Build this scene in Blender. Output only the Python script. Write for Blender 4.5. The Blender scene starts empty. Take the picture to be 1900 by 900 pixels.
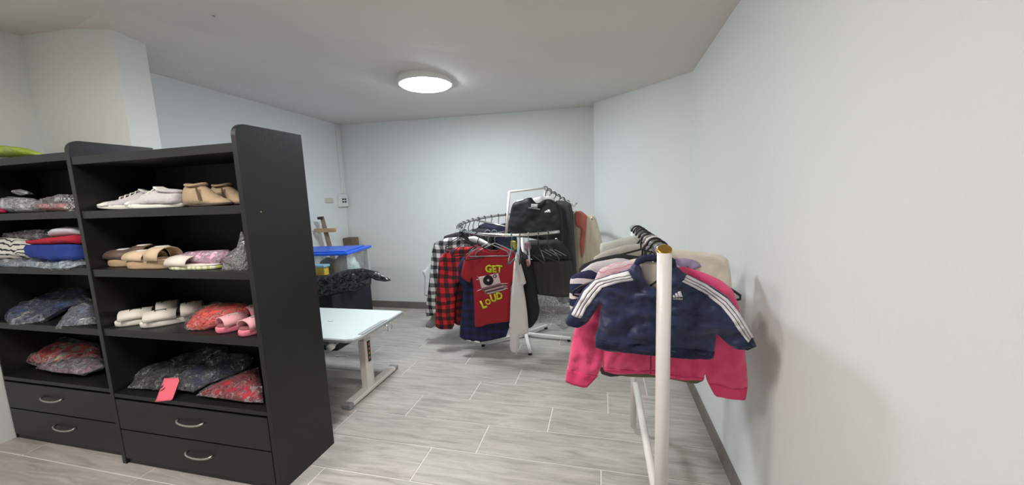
import bpy, bmesh, math, random
from mathutils import Vector, Matrix, noise
from mathutils.geometry import delaunay_2d_cdt
random.seed(7)
S = bpy.context.scene
COL = S.collection
PI = math.pi
# ------------------------------------------------------------------ camera
YAW, PITCH, ROLL, FOC, HC = -0.24087787, -0.12881533, -0.0385042, 693.1, 1.4
_f = Vector((math.sin(YAW)*math.cos(PITCH), math.cos(YAW)*math.cos(PITCH), math.sin(PITCH)))
_r0 = Vector((math.cos(YAW), -math.sin(YAW), 0)); _u0 = _r0.cross(_f)
_r = math.cos(ROLL)*_r0 + math.sin(ROLL)*_u0
_u = -math.sin(ROLL)*_r0 + math.cos(ROLL)*_u0
CP = Vector((0, 0, HC))
cam = bpy.data.cameras.new('camera'); co = bpy.data.objects.new('camera', cam); COL.objects.link(co)
cam.sensor_fit = 'HORIZONTAL'; cam.sensor_width = 36; cam.lens = FOC/1900*36; cam.clip_start = .02
co.matrix_world = Matrix(((_r.x, _u.x, -_f.x, 0), (_r.y, _u.y, -_f.y, 0), (_r.z, _u.z, -_f.z, HC), (0, 0, 0, 1)))
S.camera = co
# ------------------------------------------------------------------ world, lights, exposure
w = bpy.data.worlds.new('world'); S.world = w; w.use_nodes = True
w.node_tree.nodes['Background'].inputs[0].default_value = (.85, .9, 1, 1)
w.node_tree.nodes['Background'].inputs[1].default_value = .05
S.view_settings.view_transform = 'Standard'; S.view_settings.look = 'None'
S.view_settings.gamma = 1; S.view_settings.use_curve_mapping = False
S.view_settings.exposure = 0.0
LAMPS = [((-1.33, 2.80), 2.275, (0.88, .96, 1.0), 105), ((-.85, .72), 2.265, (1.0, .93, .89), 62), ((-2.3, .35), 2.34, (1.0, .97, .92), 80)]
S.cycles.max_bounces = 8; S.cycles.transparent_max_bounces = 16

# ------------------------------------------------------------------ helpers
def lin(c):
    return tuple((x/12.92 if x <= .04045 else ((x+.055)/1.055)**2.4) for x in c)
def rgb(r, g, b): return lin((r/255, g/255, b/255))
_m = {}
def mat(name, col, rough=.7, bump=0, bscale=60, var=0, vscale=4, metal=0, emit=None, spec=.5, sheen=0, stretch=None):
    if name in _m: return _m[name]
    m = bpy.data.materials.new(name); m.use_nodes = True; nt = m.node_tree; b = nt.nodes['Principled BSDF']
    b.inputs['Base Color'].default_value = (*col, 1); b.inputs['Roughness'].default_value = rough
    b.inputs['Metallic'].default_value = metal; b.inputs['Specular IOR Level'].default_value = spec
    if sheen: b.inputs['Sheen Weight'].default_value = sheen
    if emit: b.inputs['Emission Color'].default_value = (*emit[0], 1); b.inputs['Emission Strength'].default_value = emit[1]
    if bump or var:
        tc = nt.nodes.new('ShaderNodeTexCoord'); mp = nt.nodes.new('ShaderNodeMapping')
        nt.links.new(tc.outputs['Object'], mp.inputs[0])
        if stretch: mp.inputs['Scale'].default_value = stretch
    if var:
        n = nt.nodes.new('ShaderNodeTexNoise'); n.inputs['Scale'].default_value = vscale; n.inputs['Detail'].default_value = 6
        nt.links.new(mp.outputs[0], n.inputs[0])
        r = nt.nodes.new('ShaderNodeValToRGB'); nt.links.new(n.outputs[0], r.inputs[0])
        r.color_ramp.elements[0].position = .3; r.color_ramp.elements[1].position = .7
        r.color_ramp.elements[0].color = (*[c*(1-var) for c in col], 1)
        r.color_ramp.elements[1].color = (*[min(1, c*(1+var)) for c in col], 1)
        nt.links.new(r.outputs[0], b.inputs['Base Color'])
    if bump:
        n = nt.nodes.new('ShaderNodeTexNoise'); n.inputs['Scale'].default_value = bscale; n.inputs['Detail'].default_value = 4
        nt.links.new(mp.outputs[0], n.inputs[0])
        bp = nt.nodes.new('ShaderNodeBump'); bp.inputs['Strength'].default_value = bump; bp.inputs['Distance'].default_value = .01
        nt.links.new(n.outputs[0], bp.inputs['Height']); nt.links.new(bp.outputs[0], b.inputs['Normal'])
    _m[name] = m; return m
def film(name, tint=(1, 1, 1), dens=.2, glos=.35, sc=11, bump=1):
    if name in _m: return _m[name]
    m = bpy.data.materials.new(name); m.use_nodes = True; nt = m.node_tree; nt.nodes.clear()
    N = nt.nodes.new; L = nt.links.new
    out = N('ShaderNodeOutputMaterial'); tr = N('ShaderNodeBsdfTransparent'); gl = N('ShaderNodeBsdfGlossy'); df = N('ShaderNodeBsdfDiffuse')
    df.inputs[0].default_value = (*tint, 1); gl.inputs['Roughness'].default_value = .14; gl.inputs[0].default_value = (1, 1, 1, 1)
    tc = N('ShaderNodeTexCoord'); n = N('ShaderNodeTexNoise'); n.inputs['Scale'].default_value = sc; n.inputs['Detail'].default_value = 3; n.inputs['Distortion'].default_value = 1.6
    L(tc.outputs['Object'], n.inputs[0])
    bp = N('ShaderNodeBump'); bp.inputs['Strength'].default_value = bump; bp.inputs['Distance'].default_value = .05; nb = N('ShaderNodeTexNoise'); nb.inputs['Scale'].default_value = sc*2.6; nb.inputs['Detail'].default_value = 2; nb.inputs['Distortion'].default_value = 2.2; L(tc.outputs['Object'], nb.inputs[0]); L(nb.outputs[0], bp.inputs['Height'])
    L(bp.outputs[0], gl.inputs['Normal']); L(bp.outputs[0], df.inputs['Normal'])
    rp = N('ShaderNodeValToRGB'); rp.color_ramp.elements[0].position = .5; rp.color_ramp.elements[1].position = .78
    rp.color_ramp.elements[0].color = (dens*.35,)*3+(1,); rp.color_ramp.elements[1].color = (min(1, dens*2.2),)*3+(1,); L(n.outputs[0], rp.inputs[0])
    m1 = N('ShaderNodeMixShader'); L(rp.outputs[0], m1.inputs[0]); L(tr.outputs[0], m1.inputs[1]); L(df.outputs[0], m1.inputs[2])
    lw = N('ShaderNodeLayerWeight'); lw.inputs[0].default_value = glos; L(bp.outputs[0], lw.inputs['Normal'])
    m2 = N('ShaderNodeMixShader'); L(lw.outputs['Fresnel'], m2.inputs[0]); L(m1.outputs[0], m2.inputs[1]); L(gl.outputs[0], m2.inputs[2])
    L(m2.outputs[0], out.inputs[0]); _m[name] = m; return m
def stripes(name, ca, cb, per, duty=.5, axis=2, rough=.8, wob=.012):
    """procedural cloth stripes along an object axis"""
    m = bpy.data.materials.new(name); m.use_nodes = True; nt = m.node_tree; b = nt.nodes['Principled BSDF']; N = nt.nodes.new; L = nt.links.new
    b.inputs['Roughness'].default_value = rough
    tc = N('ShaderNodeTexCoord'); n = N('ShaderNodeTexNoise'); n.inputs['Scale'].default_value = 9; L(tc.outputs['Object'], n.inputs[0])
    sp = N('ShaderNodeSeparateXYZ'); L(tc.outputs['Object'], sp.inputs[0])
    a = N('ShaderNodeMath'); a.operation = 'MULTIPLY_ADD'; L(n.outputs[0], a.inputs[0]); a.inputs[1].default_value = wob*4; L(sp.outputs[axis], a.inputs[2])
    d = N('ShaderNodeMath'); d.operation = 'DIVIDE'; L(a.outputs[0], d.inputs[0]); d.inputs[1].default_value = per
    f = N('ShaderNodeMath'); f.operation = 'FRACT'; L(d.outputs[0], f.inputs[0])
    g = N('ShaderNodeMath'); g.operation = 'GREATER_THAN'; L(f.outputs[0], g.inputs[0]); g.inputs[1].default_value = duty
    mx = N('ShaderNodeMixRGB'); L(g.outputs[0], mx.inputs[0]); mx.inputs[1].default_value = (*ca, 1); mx.inputs[2].default_value = (*cb, 1)
    L(mx.outputs[0], b.inputs['Base Color']); return m
def plaid(name, base, dark, mid, per=.055, rough=.85):
    m = bpy.data.materials.new(name); m.use_nodes = True; nt = m.node_tree; b = nt.nodes['Principled BSDF']; N = nt.nodes.new; L = nt.links.new
    b.inputs['Roughness'].default_value = rough
    tc = N('ShaderNodeTexCoord'); sp = N('ShaderNodeSeparateXYZ')
    n = N('ShaderNodeTexNoise'); n.inputs['Scale'].default_value = 5; L(tc.outputs['Object'], n.inputs[0])
    va = N('ShaderNodeVectorMath'); va.operation = 'MULTIPLY_ADD'; L(n.outputs['Color'], va.inputs[0]); va.inputs[1].default_value = (.06, .06, .06); L(tc.outputs['Object'], va.inputs[2])
    L(va.outputs[0], sp.inputs[0]); s = []
    for ax in (0, 2):
        d = N('ShaderNodeMath'); d.operation = 'DIVIDE'; L(sp.outputs[ax], d.inputs[0]); d.inputs[1].default_value = per
        f = N('ShaderNodeMath'); f.operation = 'FRACT'; L(d.outputs[0], f.inputs[0])
        g = N('ShaderNodeMath'); g.operation = 'GREATER_THAN'; L(f.outputs[0], g.inputs[0]); g.inputs[1].default_value = .5; s.append(g)
    m1 = N('ShaderNodeMixRGB'); L(s[0].outputs[0], m1.inputs[0]); m1.inputs[1].default_value = (*base, 1); m1.inputs[2].default_value = (*mid, 1)
    m2 = N('ShaderNodeMixRGB'); L(s[0].outputs[0], m2.inputs[0]); m2.inputs[1].default_value = (*mid, 1); m2.inputs[2].default_value = (*dark, 1)
    m3 = N('ShaderNodeMixRGB'); L(s[1].outputs[0], m3.inputs[0]); L(m1.outputs[0], m3.inputs[1]); L(m2.outputs[0], m3.inputs[2])
    L(m3.outputs[0], b.inputs['Base Color']); return m

def link(o, parent=None):
    COL.objects.link(o)
    if parent: o.parent = parent
    return o
def obj(name, bm, m, parent=None, smooth=False, bevel=0, loc=None):
    me = bpy.data.meshes.new(name); bmesh.ops.recalc_face_normals(bm, faces=bm.faces[:]); bm.to_mesh(me); bm.free()
    me.materials.append(m)
    if smooth: me.shade_smooth()
    o = link(bpy.data.objects.new(name, me), parent)
    if loc: o.location = loc
    if bevel:
        b = o.modifiers.new('bevel', 'BEVEL'); b.width = bevel; b.segments = 2; b.limit_method = 'ANGLE'; b.angle_limit = .6
    return o
def tag(o, label=None, cat=None, group=None, kind=None):
    if label: o['label'] = label
    if cat: o['category'] = cat
    if group: o['group'] = group
    if kind: o['kind'] = kind
    return o
def thing(name, label, cat, loc=(0, 0, 0), group=None, rz=0):
    o = link(bpy.data.objects.new(name, None)); o.empty_display_size = .05; o.location = loc; o.rotation_euler = (0, 0, rz)
    return tag(o, label, cat, group)
def B(): return bmesh.new()
def box(bm, a, b):
    x0, y0, z0 = a; x1, y1, z1 = b
    v = [bm.verts.new(p) for p in ((x0, y0, z0), (x1, y0, z0), (x1, y1, z0), (x0, y1, z0), (x0, y0, z1), (x1, y0, z1), (x1, y1, z1), (x0, y1, z1))]
    for f in ((0, 3, 2, 1), (4, 5, 6, 7), (0, 1, 5, 4), (1, 2, 6, 5), (2, 3, 7, 6), (3, 0, 4, 7)): bm.faces.new([v[i] for i in f])
    return bm
def bx(a, b): return box(B(), a, b)
def prism(bm, poly, vec):
    """poly: list of 3D points (planar), extruded by vec"""
    a = [bm.verts.new(p) for p in poly]; b = [bm.verts.new(Vector(p)+Vector(vec)) for p in poly]
    bm.faces.new(a); bm.faces.new(b[::-1]); n = len(a)
    for i in range(n): bm.faces.new((a[i], a[(i+1) % n], b[(i+1) % n], b[i]))
    return bm
def tube(bm, pts, r, n=8, closed=False, flat=1.0):
    pts = [Vector(p) for p in pts]; N = len(pts); rings = []
    t0 = (pts[1]-pts[0]).normalized(); up = Vector((0, 0, 1)) if abs(t0.z) < .9 else Vector((0, 1, 0))
    nrm = (up-up.dot(t0)*t0).normalized()
    for i in range(N):
        if closed: t = (pts[(i+1) % N]-pts[i-1]).normalized()
        else: t = (pts[min(i+1, N-1)]-pts[max(i-1, 0)]).normalized()
        nrm = (nrm-nrm.dot(t)*t).normalized(); bn = t.cross(nrm)
        rr = r[i] if isinstance(r, (list, tuple)) else r
        rings.append([bm.verts.new(pts[i]+nrm*math.cos(2*PI*k/n)*rr*flat+bn*math.sin(2*PI*k/n)*rr) for k in range(n)])
    for i in range(N if closed else N-1):
        a, b = rings[i], rings[(i+1) % N]
        for k in range(n): bm.faces.new((a[k], a[(k+1) % n], b[(k+1) % n], b[k]))
    if not closed: bm.faces.new(rings[0][::-1]); bm.faces.new(rings[-1])
    return bm
def lathe(bm, prof, c=(0, 0, 0), n=32):
    rings = [[bm.verts.new((c[0]+r*math.cos(2*PI*k/n), c[1]+r*math.sin(2*PI*k/n), c[2]+z)) for k in range(n)] for r, z in prof]
    for a, b in zip(rings, rings[1:]):
        for k in range(n): bm.faces.new((a[k], a[(k+1) % n], b[(k+1) % n], b[k]))
    bm.faces.new(rings[0][::-1]); bm.faces.new(rings[-1]); return bm
def ray(x, y):
    return (x-950)/FOC*_r-(y-450)/FOC*_u+_f
def at(x, y, ax, val):
    d = ray(x, y); t = (val-CP[ax])/d[ax]; return CP+d*t
class Plane:
    """local frame on a vertical or leaning plane: u to the right, v up the plane, w towards the viewer"""
    def __init__(s, y, x=0, z=None, yaw=0, lean=None):
        s.p = Vector((x, y, 0 if z is None else z))
        s.e1 = Vector((math.cos(yaw), math.sin(yaw), 0))
        s.e2 = Vector((0, 0, 1)) if lean is None else Vector((0, lean[0], lean[1])).normalized()
        s.n = s.e1.cross(s.e2)          # points to the viewer (-y)
    def uv(s, x, y):
        d = ray(x, y); t = (s.p-CP).dot(s.n)/d.dot(s.n); q = CP+d*t-s.p
        return (q.dot(s.e1), q.dot(s.e2))
    def poly(s, pts): return [s.uv(*p) for p in pts]
    def mw(s):
        return Matrix(((s.e1.x, -s.n.x, s.e2.x, s.p.x), (s.e1.y, -s.n.y, s.e2.y, s.p.y), (s.e1.z, -s.n.z, s.e2.z, s.p.z), (0, 0, 0, 1)))
def inside(p, P):
    c = False; n = len(P); x, y = p
    for i in range(n):
        x1, y1 = P[i]; x2, y2 = P[i-1]
        if (y1 > y) != (y2 > y) and x < (x2-x1)*(y-y1)/(y2-y1)+x1: c = not c
    return c
def dist(p, P):
    best = 1e9; px, py = p
    for i in range(len(P)):
        ax, ay = P[i-1]; bx_, by = P[i]; dx, dy = bx_-ax, by-ay; L = dx*dx+dy*dy
        t = 0 if L == 0 else max(0, min(1, ((px-ax)*dx+(py-ay)*dy)/L))
        d = (ax+t*dx-px)**2+(ay+t*dy-py)**2
        if d < best: best = d
    return math.sqrt(best)
def resample(P, s, rnd=True):
    if rnd:                                    # one corner-cutting pass keeps the outline soft
        Q = []
        for i in range(len(P)):
            a, b = Vector(P[i]), Vector(P[(i+1) % len(P)]); Q += [tuple(a.lerp(b, .13)), tuple(a.lerp(b, .87))]
        P = Q
    out = []
    for i in range(len(P)):
        a, b = Vector(P[i]), Vector(P[(i+1) % len(P)]); n = max(1, int((b-a).length/s))
        out += [tuple(a.lerp(b, k/n)) for k in range(n)]
    return out
def mesh2d(P, s):
    """triangulated filling of polygon P with interior points spaced s; returns verts, faces, boundary flags"""
    xs = [p[0] for p in P]; ys = [p[1] for p in P]; pts = [Vector(p) for p in P]; nb = len(P)
    y = min(ys)+s*.5; row = 0
    while y < max(ys):
        x = min(xs)+s*(.5 if row % 2 else 1.0)
        while x < max(xs):
            if inside((x, y), P) and dist((x, y), P) > s*.45: pts.append(Vector((x, y)))
            x += s
        y += s*.87; row += 1
    v, e, f, ov, oe, of = delaunay_2d_cdt(pts, [(i, (i+1) % nb) for i in range(nb)], [], 1, 1e-6)
    bd = [any(o < nb for o in o_) for o_ in ov]
    return v, f, bd
class Cloth:
    """a closed two-sided piece of cloth: outline P in (u, v), half depth T, folds"""
    def __init__(s, P, T=.02, ramp=.03, fold=.006, fk=(14, 3), mid=.008, seed=0, step=.014, rnd=True, minT=.0015):
        s.P = resample(P, step, rnd); s.T = T; s.ramp = ramp; s.fold = fold; s.fk = fk; s.mid = mid; s.seed = seed; s.step = step; s.minT = minT
    def half(s, u, v, d=None):
        d = dist((u, v), s.P) if d is None else d
        a = 1-min(1, d/s.ramp); g = math.sqrt(max(0, 1-a*a))
        n = noise.noise(Vector((u*s.fk[0], v*s.fk[1], s.seed*3.7)))+.5*noise.noise(Vector((u*s.fk[0]*2.3+5, v*s.fk[1]*2.6, s.seed*1.9)))
        return s.minT+g*(s.T+s.fold*n)
    def midw(s, u, v):
        return s.mid*noise.noise(Vector((u*7, v*3, s.seed+.5)))*1.5
    def front(s, u, v): return s.midw(u, v)+s.half(u, v)
    def build(s, name, pl, m, parent=None, smooth=True):
        V, F, bd = mesh2d(s.P, s.step); bm = B(); fr = []; bk = []
        for p, b in zip(V, bd):
            h = s.half(p.x, p.y, 0 if b else None); c = s.midw(p.x, p.y)
            fr.append(bm.verts.new((p.x, -(c+h), p.y))); bk.append(bm.verts.new((p.x, -(c-h), p.y)))
        cnt = {}
        for f in F:
            for i in range(3):
                k = (f[i], f[(i+1) % 3]); cnt[k] = 1
            try:
                bm.faces.new([fr[i] for i in f]); bm.faces.new([bk[i] for i in reversed(f)])
            except ValueError: pass
        for (a, b) in list(cnt):
            if (b, a) not in cnt:
                try: bm.faces.new((fr[b], fr[a], bk[a], bk[b]))
                except ValueError: pass
        o = obj(name, bm, m, parent, smooth); o.matrix_world = pl.mw()
        if parent: o.matrix_parent_inverse = Matrix(); o.matrix_basis = parent.matrix_basis.inverted() @ pl.mw()
        s.pl = pl; s.parent = parent; return o
    def decal(s, name, P, m, parent, off=.0015, step=.012, thick=.0008, rnd=False):
        P = resample(P, step, rnd); V, F, bd = mesh2d(P, step); bm = B(); v = []; k = []
        for p in V:
            wv = s.front(p.x, p.y)+off
            v.append(bm.verts.new((p.x, -wv, p.y)))
        for f in F:
            try: bm.faces.new([v[i] for i in f])
            except ValueError: pass
        o = obj(name, bm, m, None, True); o.parent = parent
        o.matrix_basis = parent.matrix_basis.inverted() @ s.pl.mw(); 
        sd = o.modifiers.new('solid', 'SOLIDIFY'); sd.thickness = thick; sd.offset = 0
        return o
    def text(s, name, txt, cu, cv, size, rot, m, parent, bold=.02, off=.002, shear=0, wide=1):
        c = bpy.data.curves.new('lettering', 'FONT'); c.body = txt; c.size = size; c.align_x = 'CENTER'; c.align_y = 'CENTER'; c.offset = bold*size; c.shear = shear; c.resolution_u = 2
        o = bpy.data.objects.new('lettering', c); COL.objects.link(o); dg = bpy.context.evaluated_depsgraph_get()
        me = bpy.data.meshes.new_from_object(o.evaluated_get(dg)); bpy.data.objects.remove(o)
        bm = B(); bm.from_mesh(me)
        bmesh.ops.triangulate(bm, faces=bm.faces[:])
        ca, sa = math.cos(rot), math.sin(rot)
        for v in bm.verts:
            x, y = v.co.x*wide, v.co.y; u, vv = cu+x*ca-y*sa, cv+x*sa+y*ca; v.co = (u, -(s.front(u, vv)+off), vv)
        o = obj(name, bm, m, None); o.parent = parent; o.matrix_basis = parent.matrix_basis.inverted() @ s.pl.mw()
        sd = o.modifiers.new('solid', 'SOLIDIFY'); sd.thickness = .0008; sd.offset = 0
        return o

# ------------------------------------------------------------------ materials
M_wall = mat('wall paint', rgb(226, 229, 228), .75, bump=.12, bscale=35, var=.012, vscale=2)
M_ceil = mat('ceiling paint', rgb(222, 217, 212), .8, bump=.1, bscale=30, var=.02, vscale=1.5)
M_lam = mat('black laminate', (.0088, .0092, .0102), .42, bump=.05, bscale=80, var=.15, vscale=8)
M_lamshade = mat('black laminate shaded', (.005, .005, .0055), .6, bump=.05, bscale=80)  # same laminate, colour lowered to paint in the shade inside the bookcases
M_wmetal = mat('white enamel metal', rgb(240, 236, 231), .4, bump=.02, bscale=50, var=.03)
M_chrome = mat('chrome', (.75, .75, .74), .22, metal=1, bump=.02)
M_steel = mat('satin steel', (.5, .48, .44), .38, metal=1, bump=.02)
M_blackpl = mat('black plastic', (.012, .012, .014), .4, bump=.02)
M_greypl = mat('grey plastic', rgb(150, 152, 152), .5, bump=.03)
M_whitepl = mat('white plastic', rgb(225, 226, 222), .45, bump=.02)
M_film = film('clear bag film', (.95, .96, .98), .26, .16)
M_film2 = film('cloudy bag film', (.92, .93, .95), .42, .2)

def tile_mat():
    m = bpy.data.materials.new('wood look tile'); m.use_nodes = True; nt = m.node_tree; b = nt.nodes['Principled BSDF']; N = nt.nodes.new; L = nt.links.new
    b.inputs['Roughness'].default_value = .42
    tc = N('ShaderNodeTexCoord'); oi = N('ShaderNodeObjectInfo'); mp = N('ShaderNodeMapping'); mp.inputs['Scale'].default_value = (1.2, 9, 1)
    ad = N('ShaderNodeVectorMath'); ad.operation = 'ADD'; sc = N('ShaderNodeMath'); sc.operation = 'MULTIPLY'; sc.inputs[1].default_value = 40; L(oi.outputs['Random'], sc.inputs[0])
    cb = N('ShaderNodeCombineXYZ'); L(sc.outputs[0], cb.inputs[0]); L(sc.outputs[0], cb.inputs[1]); L(tc.outputs['Object'], ad.inputs[0]); L(cb.outputs[0], ad.inputs[1]); L(ad.outputs[0], mp.inputs[0])
    n1 = N('ShaderNodeTexNoise'); n1.inputs['Scale'].default_value = 3; n1.inputs['Detail'].default_value = 9; n1.inputs['Roughness'].default_value = .65; n1.inputs['Distortion'].default_value = .8; L(mp.outputs[0], n1.inputs[0])
    r = N('ShaderNodeValToRGB'); e = r.color_ramp.elements; e[0].position = .28; e[1].position = .72
    e[0].color = (*rgb(150, 144, 138), 1); e[1].color = (*rgb(200, 194, 188), 1); x = r.color_ramp.elements.new(.5); x.color = (*rgb(180, 174, 168), 1); L(n1.outputs[0], r.inputs[0])
    n2 = N('ShaderNodeTexNoise'); n2.inputs['Scale'].default_value = 1.3; n2.inputs['Detail'].default_value = 3; L(ad.outputs[0], n2.inputs[0])
    hv = N('ShaderNodeHueSaturation'); ma = N('ShaderNodeMath'); ma.operation = 'MULTIPLY_ADD'; L(n2.outputs[0], ma.inputs[0]); ma.inputs[1].default_value = .5; ma.inputs[2].default_value = .75
    L(ma.outputs[0], hv.inputs['Value']); L(r.outputs[0], hv.inputs['Color']); L(hv.outputs[0], b.inputs['Base Color'])
    bp = N('ShaderNodeBump'); bp.inputs['Strength'].default_value = .08; bp.inputs['Distance'].default_value = .01; L(n1.outputs[0], bp.inputs['Height']); L(bp.outputs[0], b.inputs['Normal'])
    return m
M_tile = tile_mat()
M_grout = mat('pale grout', rgb(226, 221, 213), .9, bump=.1, bscale=200)
M_skirt = mat('grey skirting tile', rgb(118, 111, 106), .5, bump=.05, bscale=40, var=.08, vscale=6)

# ------------------------------------------------------------------ room
floor = obj('floor', bx((-3.75, -2.3, -.1), (.75, 4.35, -.0025)), M_grout); tag(floor, kind='structure')
PITCHY, LEN, G = .2545, .93, .005
row0 = 1.2665
offs = {-2: -2.68+1.86, -1: -3.30+2.79, 0: -3.30, 1: -.945, 2: -.685, 3: -.325, 4: .026, 5: -.64, 6: -.2, 7: -.75, 8: -.4, 9: .1, 10: -.55, 11: -.1}
_pm = {}
def plank(x0, x1, y0, y1):
    key = (round(x1-x0, 3), round(y1-y0, 3))
    if key not in _pm:
        lx, ly = key[0]/2, key[1]/2; c = .002; bm = B()
        lo = [bm.verts.new(p) for p in ((-lx, -ly, -.004), (lx, -ly, -.004), (lx, ly, -.004), (-lx, ly, -.004))]
        hi = [bm.verts.new(p) for p in ((-lx+c, -ly+c, 0), (lx-c, -ly+c, 0), (lx-c, ly-c, 0), (-lx+c, ly-c, 0))]
        bm.faces.new(hi)
        for i in range(4): bm.faces.new((lo[i], lo[(i+1) % 4], hi[(i+1) % 4], hi[i]))
        o = obj('plank', bm, M_tile, floor); _pm[key] = o.data
    else: o = link(bpy.data.objects.new('plank', _pm[key]), floor)
    o.location = ((x0+x1)/2, (y0+y1)/2, random.uniform(-.0004, .0004))
for k in range(-6, 12):
    y0 = row0+(k-0)*PITCHY; y1 = y0+PITCHY-G
    if y1 > 4.3: y1 = 4.3
    if y0 > 4.2: continue
    x = offs.get(k, -.3+.37*(k % 3)); x = x-LEN*6
    while x < .62:
        a, b = max(x, -3.7), min(x+LEN-G, .62)
        if b-a > .03: plank(a, b, y0, y1)
        x += LEN

XR, YB = .59, 4.2
WT = .12
def wallprism(name, a, b, za, zb, nrm, m=M_wall, z0=0):
    bm = B(); prism(bm, [(a[0], a[1], z0), (b[0], b[1], z0), (b[0], b[1], zb), (a[0], a[1], za)], (nrm[0]*WT, nrm[1]*WT, 0))
    return tag(obj(name, bm, m), kind='structure')
CE = {'r0': (.59, -2.2, 2.22), 'r1': (.59, 1.94, 2.198), 'r2': (.59, 2.842, 2.165), 'b1': (-.083, 4.2, 2.288), 'b0': (-3.2, 4.2, 2.341), 'l3': (-3.2, 2.1, 2.38),
      'l2': (-2.87, 1.93, 2.49), 'l1': (-2.87, 1.74, 2.50), 'l0': (-3.6, 1.74, 2.52), 'k0': (-3.6, -2.2, 2.5)}
wallprism('wall_right', (.59, -2.2), (.59, 2.842), 2.32, 2.30, (1, 0))
wallprism('wall_corner', (.59, 2.842), (-.082, 4.0), 2.40, 2.44, (.9, .45))
wallprism('wall_corner_return', (-.082, 4.0), (-.082, 4.2), 2.44, 2.44, (.5, 0))
wallprism('wall_back', (-.083, 4.2), (-3.2, 4.2), 2.45, 2.5, (0, 1))
wallprism('wall_left', (-3.2, 4.2), (-3.2, 1.90), 2.55, 2.6, (-1, 0))
bm = B(); box(bm, (-3.72, 1.74, 0), (-2.80, 1.90, 2.56)); tag(obj('wall_column', bm, M_wall), kind='structure')
wallprism('wall_side', (-3.6, 1.74), (-3.6, -2.2), 2.6, 2.6, (-1, 0))
wallprism('wall_rear', (-3.6, -2.2), (.6, -2.2), 2.6, 2.4, (0, -1))
# ceiling: a gently uneven plastered slab
bm = B(); V = {}
ring = [(.72, -2.3, 2.222), (.72, 1.94, 2.192), (.72, 2.842, 2.155), (-.02, 4.35, 2.287), (-3.3, 4.35, 2.342), (-3.3, 2.1, 2.385), (-3.75, 1.9, 2.53), (-3.75, -2.3, 2.5)]
mid_ = [(-.6, .2, 2.27), (-1.4, 2.93, 2.30), (-2.6, 1.6, 2.475), (-.3, 2.6, 2.235)]
pts2 = [Vector(p[:2]) for p in ring+mid_]; zs = [p[2] for p in ring+mid_]
v_, e_, f_, ov_, _, _ = delaunay_2d_cdt(pts2, [(i, (i+1) % 8) for i in range(8)], [], 1, 1e-6)
lo = [bm.verts.new((p.x, p.y, zs[o[0]])) for p, o in zip(v_, ov_)]; hi = [bm.verts.new((v.co.x, v.co.y, v.co.z+.1)) for v in lo]
for f in f_: bm.faces.new([lo[i] for i in f]); bm.faces.new([hi[i] for i in reversed(f)])
for i in range(8): 
    a, b = [next(k for k, o in enumerate(ov_) if j in o) for j in (i, (i+1) % 8)]; bm.faces.new((lo[a], lo[b], hi[b], hi[a]))
tag(obj('ceiling', bm, M_ceil, smooth=False), kind='structure')
# skirting made of cut tiles
def skirt(name, a, b, h=.085, t=.012):
    a, b = Vector((*a, 0)), Vector((*b, 0)); L = (b-a).length; d = (b-a)/L; n = Vector((-d.y, d.x, 0))
    bm = B(); prism(bm, [a+Vector((0, 0, .0005)), b+Vector((0, 0, .0005)), b+n*.006+Vector((0, 0, .0005)), a+n*.006+Vector((0, 0, .0005))], (0, 0, h-.004)); root = tag(obj(name, bm, M_grout), kind='structure')
    x = 0
    while x < L-.02:
        e = min(x+.9, L); p, q = a+d*x, a+d*(e-.003); bm = B(); prism(bm, [p+Vector((0,0,.001)), q+Vector((0,0,.001)), q+n*t+Vector((0,0,.001)), p+n*t+Vector((0,0,.001))], (0, 0, h)); obj('skirting_tile', bm, M_skirt, root, bevel=.0015); x = e
skirt('baseboard_right', (.59, -2.0), (.59, 2.842)); skirt('baseboard_corner', (.59, 2.842), (-.082, 4.0)); skirt('baseboard_back', (-.083, 4.2), (-3.2, 4.2))
skirt('baseboard_left', (-3.2, 4.2), (-3.2, 1.93))

# ceiling lamps
def lamp(i, xy, z, col, power):
    t = thing('ceiling_lamp', ['round white surface-mounted ceiling lamp glowing above the desk and back wall', 'round warm ceiling lamp behind the viewer near the right wall', 'round ceiling lamp behind the viewer near the left bookcase'][i], 'lamp', (xy[0], xy[1], z), 'round ceiling lamps')
    bm = lathe(B(), [(.20, .05), (.213, .046), (.213, -.004), (.206, -.010), (.192, -.010)], n=48); obj('housing', bm, M_whitepl, t, smooth=True)
    bm = lathe(B(), [(.188, .0), (.190, -.012), (.180, -.020), (.10, -.027), (.03, -.028)], n=48); obj('diffuser', bm, mat('lamp diffuser %d' % i, (.9, .9, .9), .5, emit=(col, power)), t, smooth=True)
for i, a in enumerate(LAMPS): lamp(i, *a)
p = at(395, 20, 2, 2.44); bm = lathe(B(), [(.03, .0), (.03, -.008), (.008, -.012), (.006, -.03)], n=16)
tag(obj('ceiling_hook', bm, M_greypl, loc=(p.x, p.y, 2.44)), 'small grey metal hook plate on the ceiling above the black bookcase', 'hook')

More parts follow.
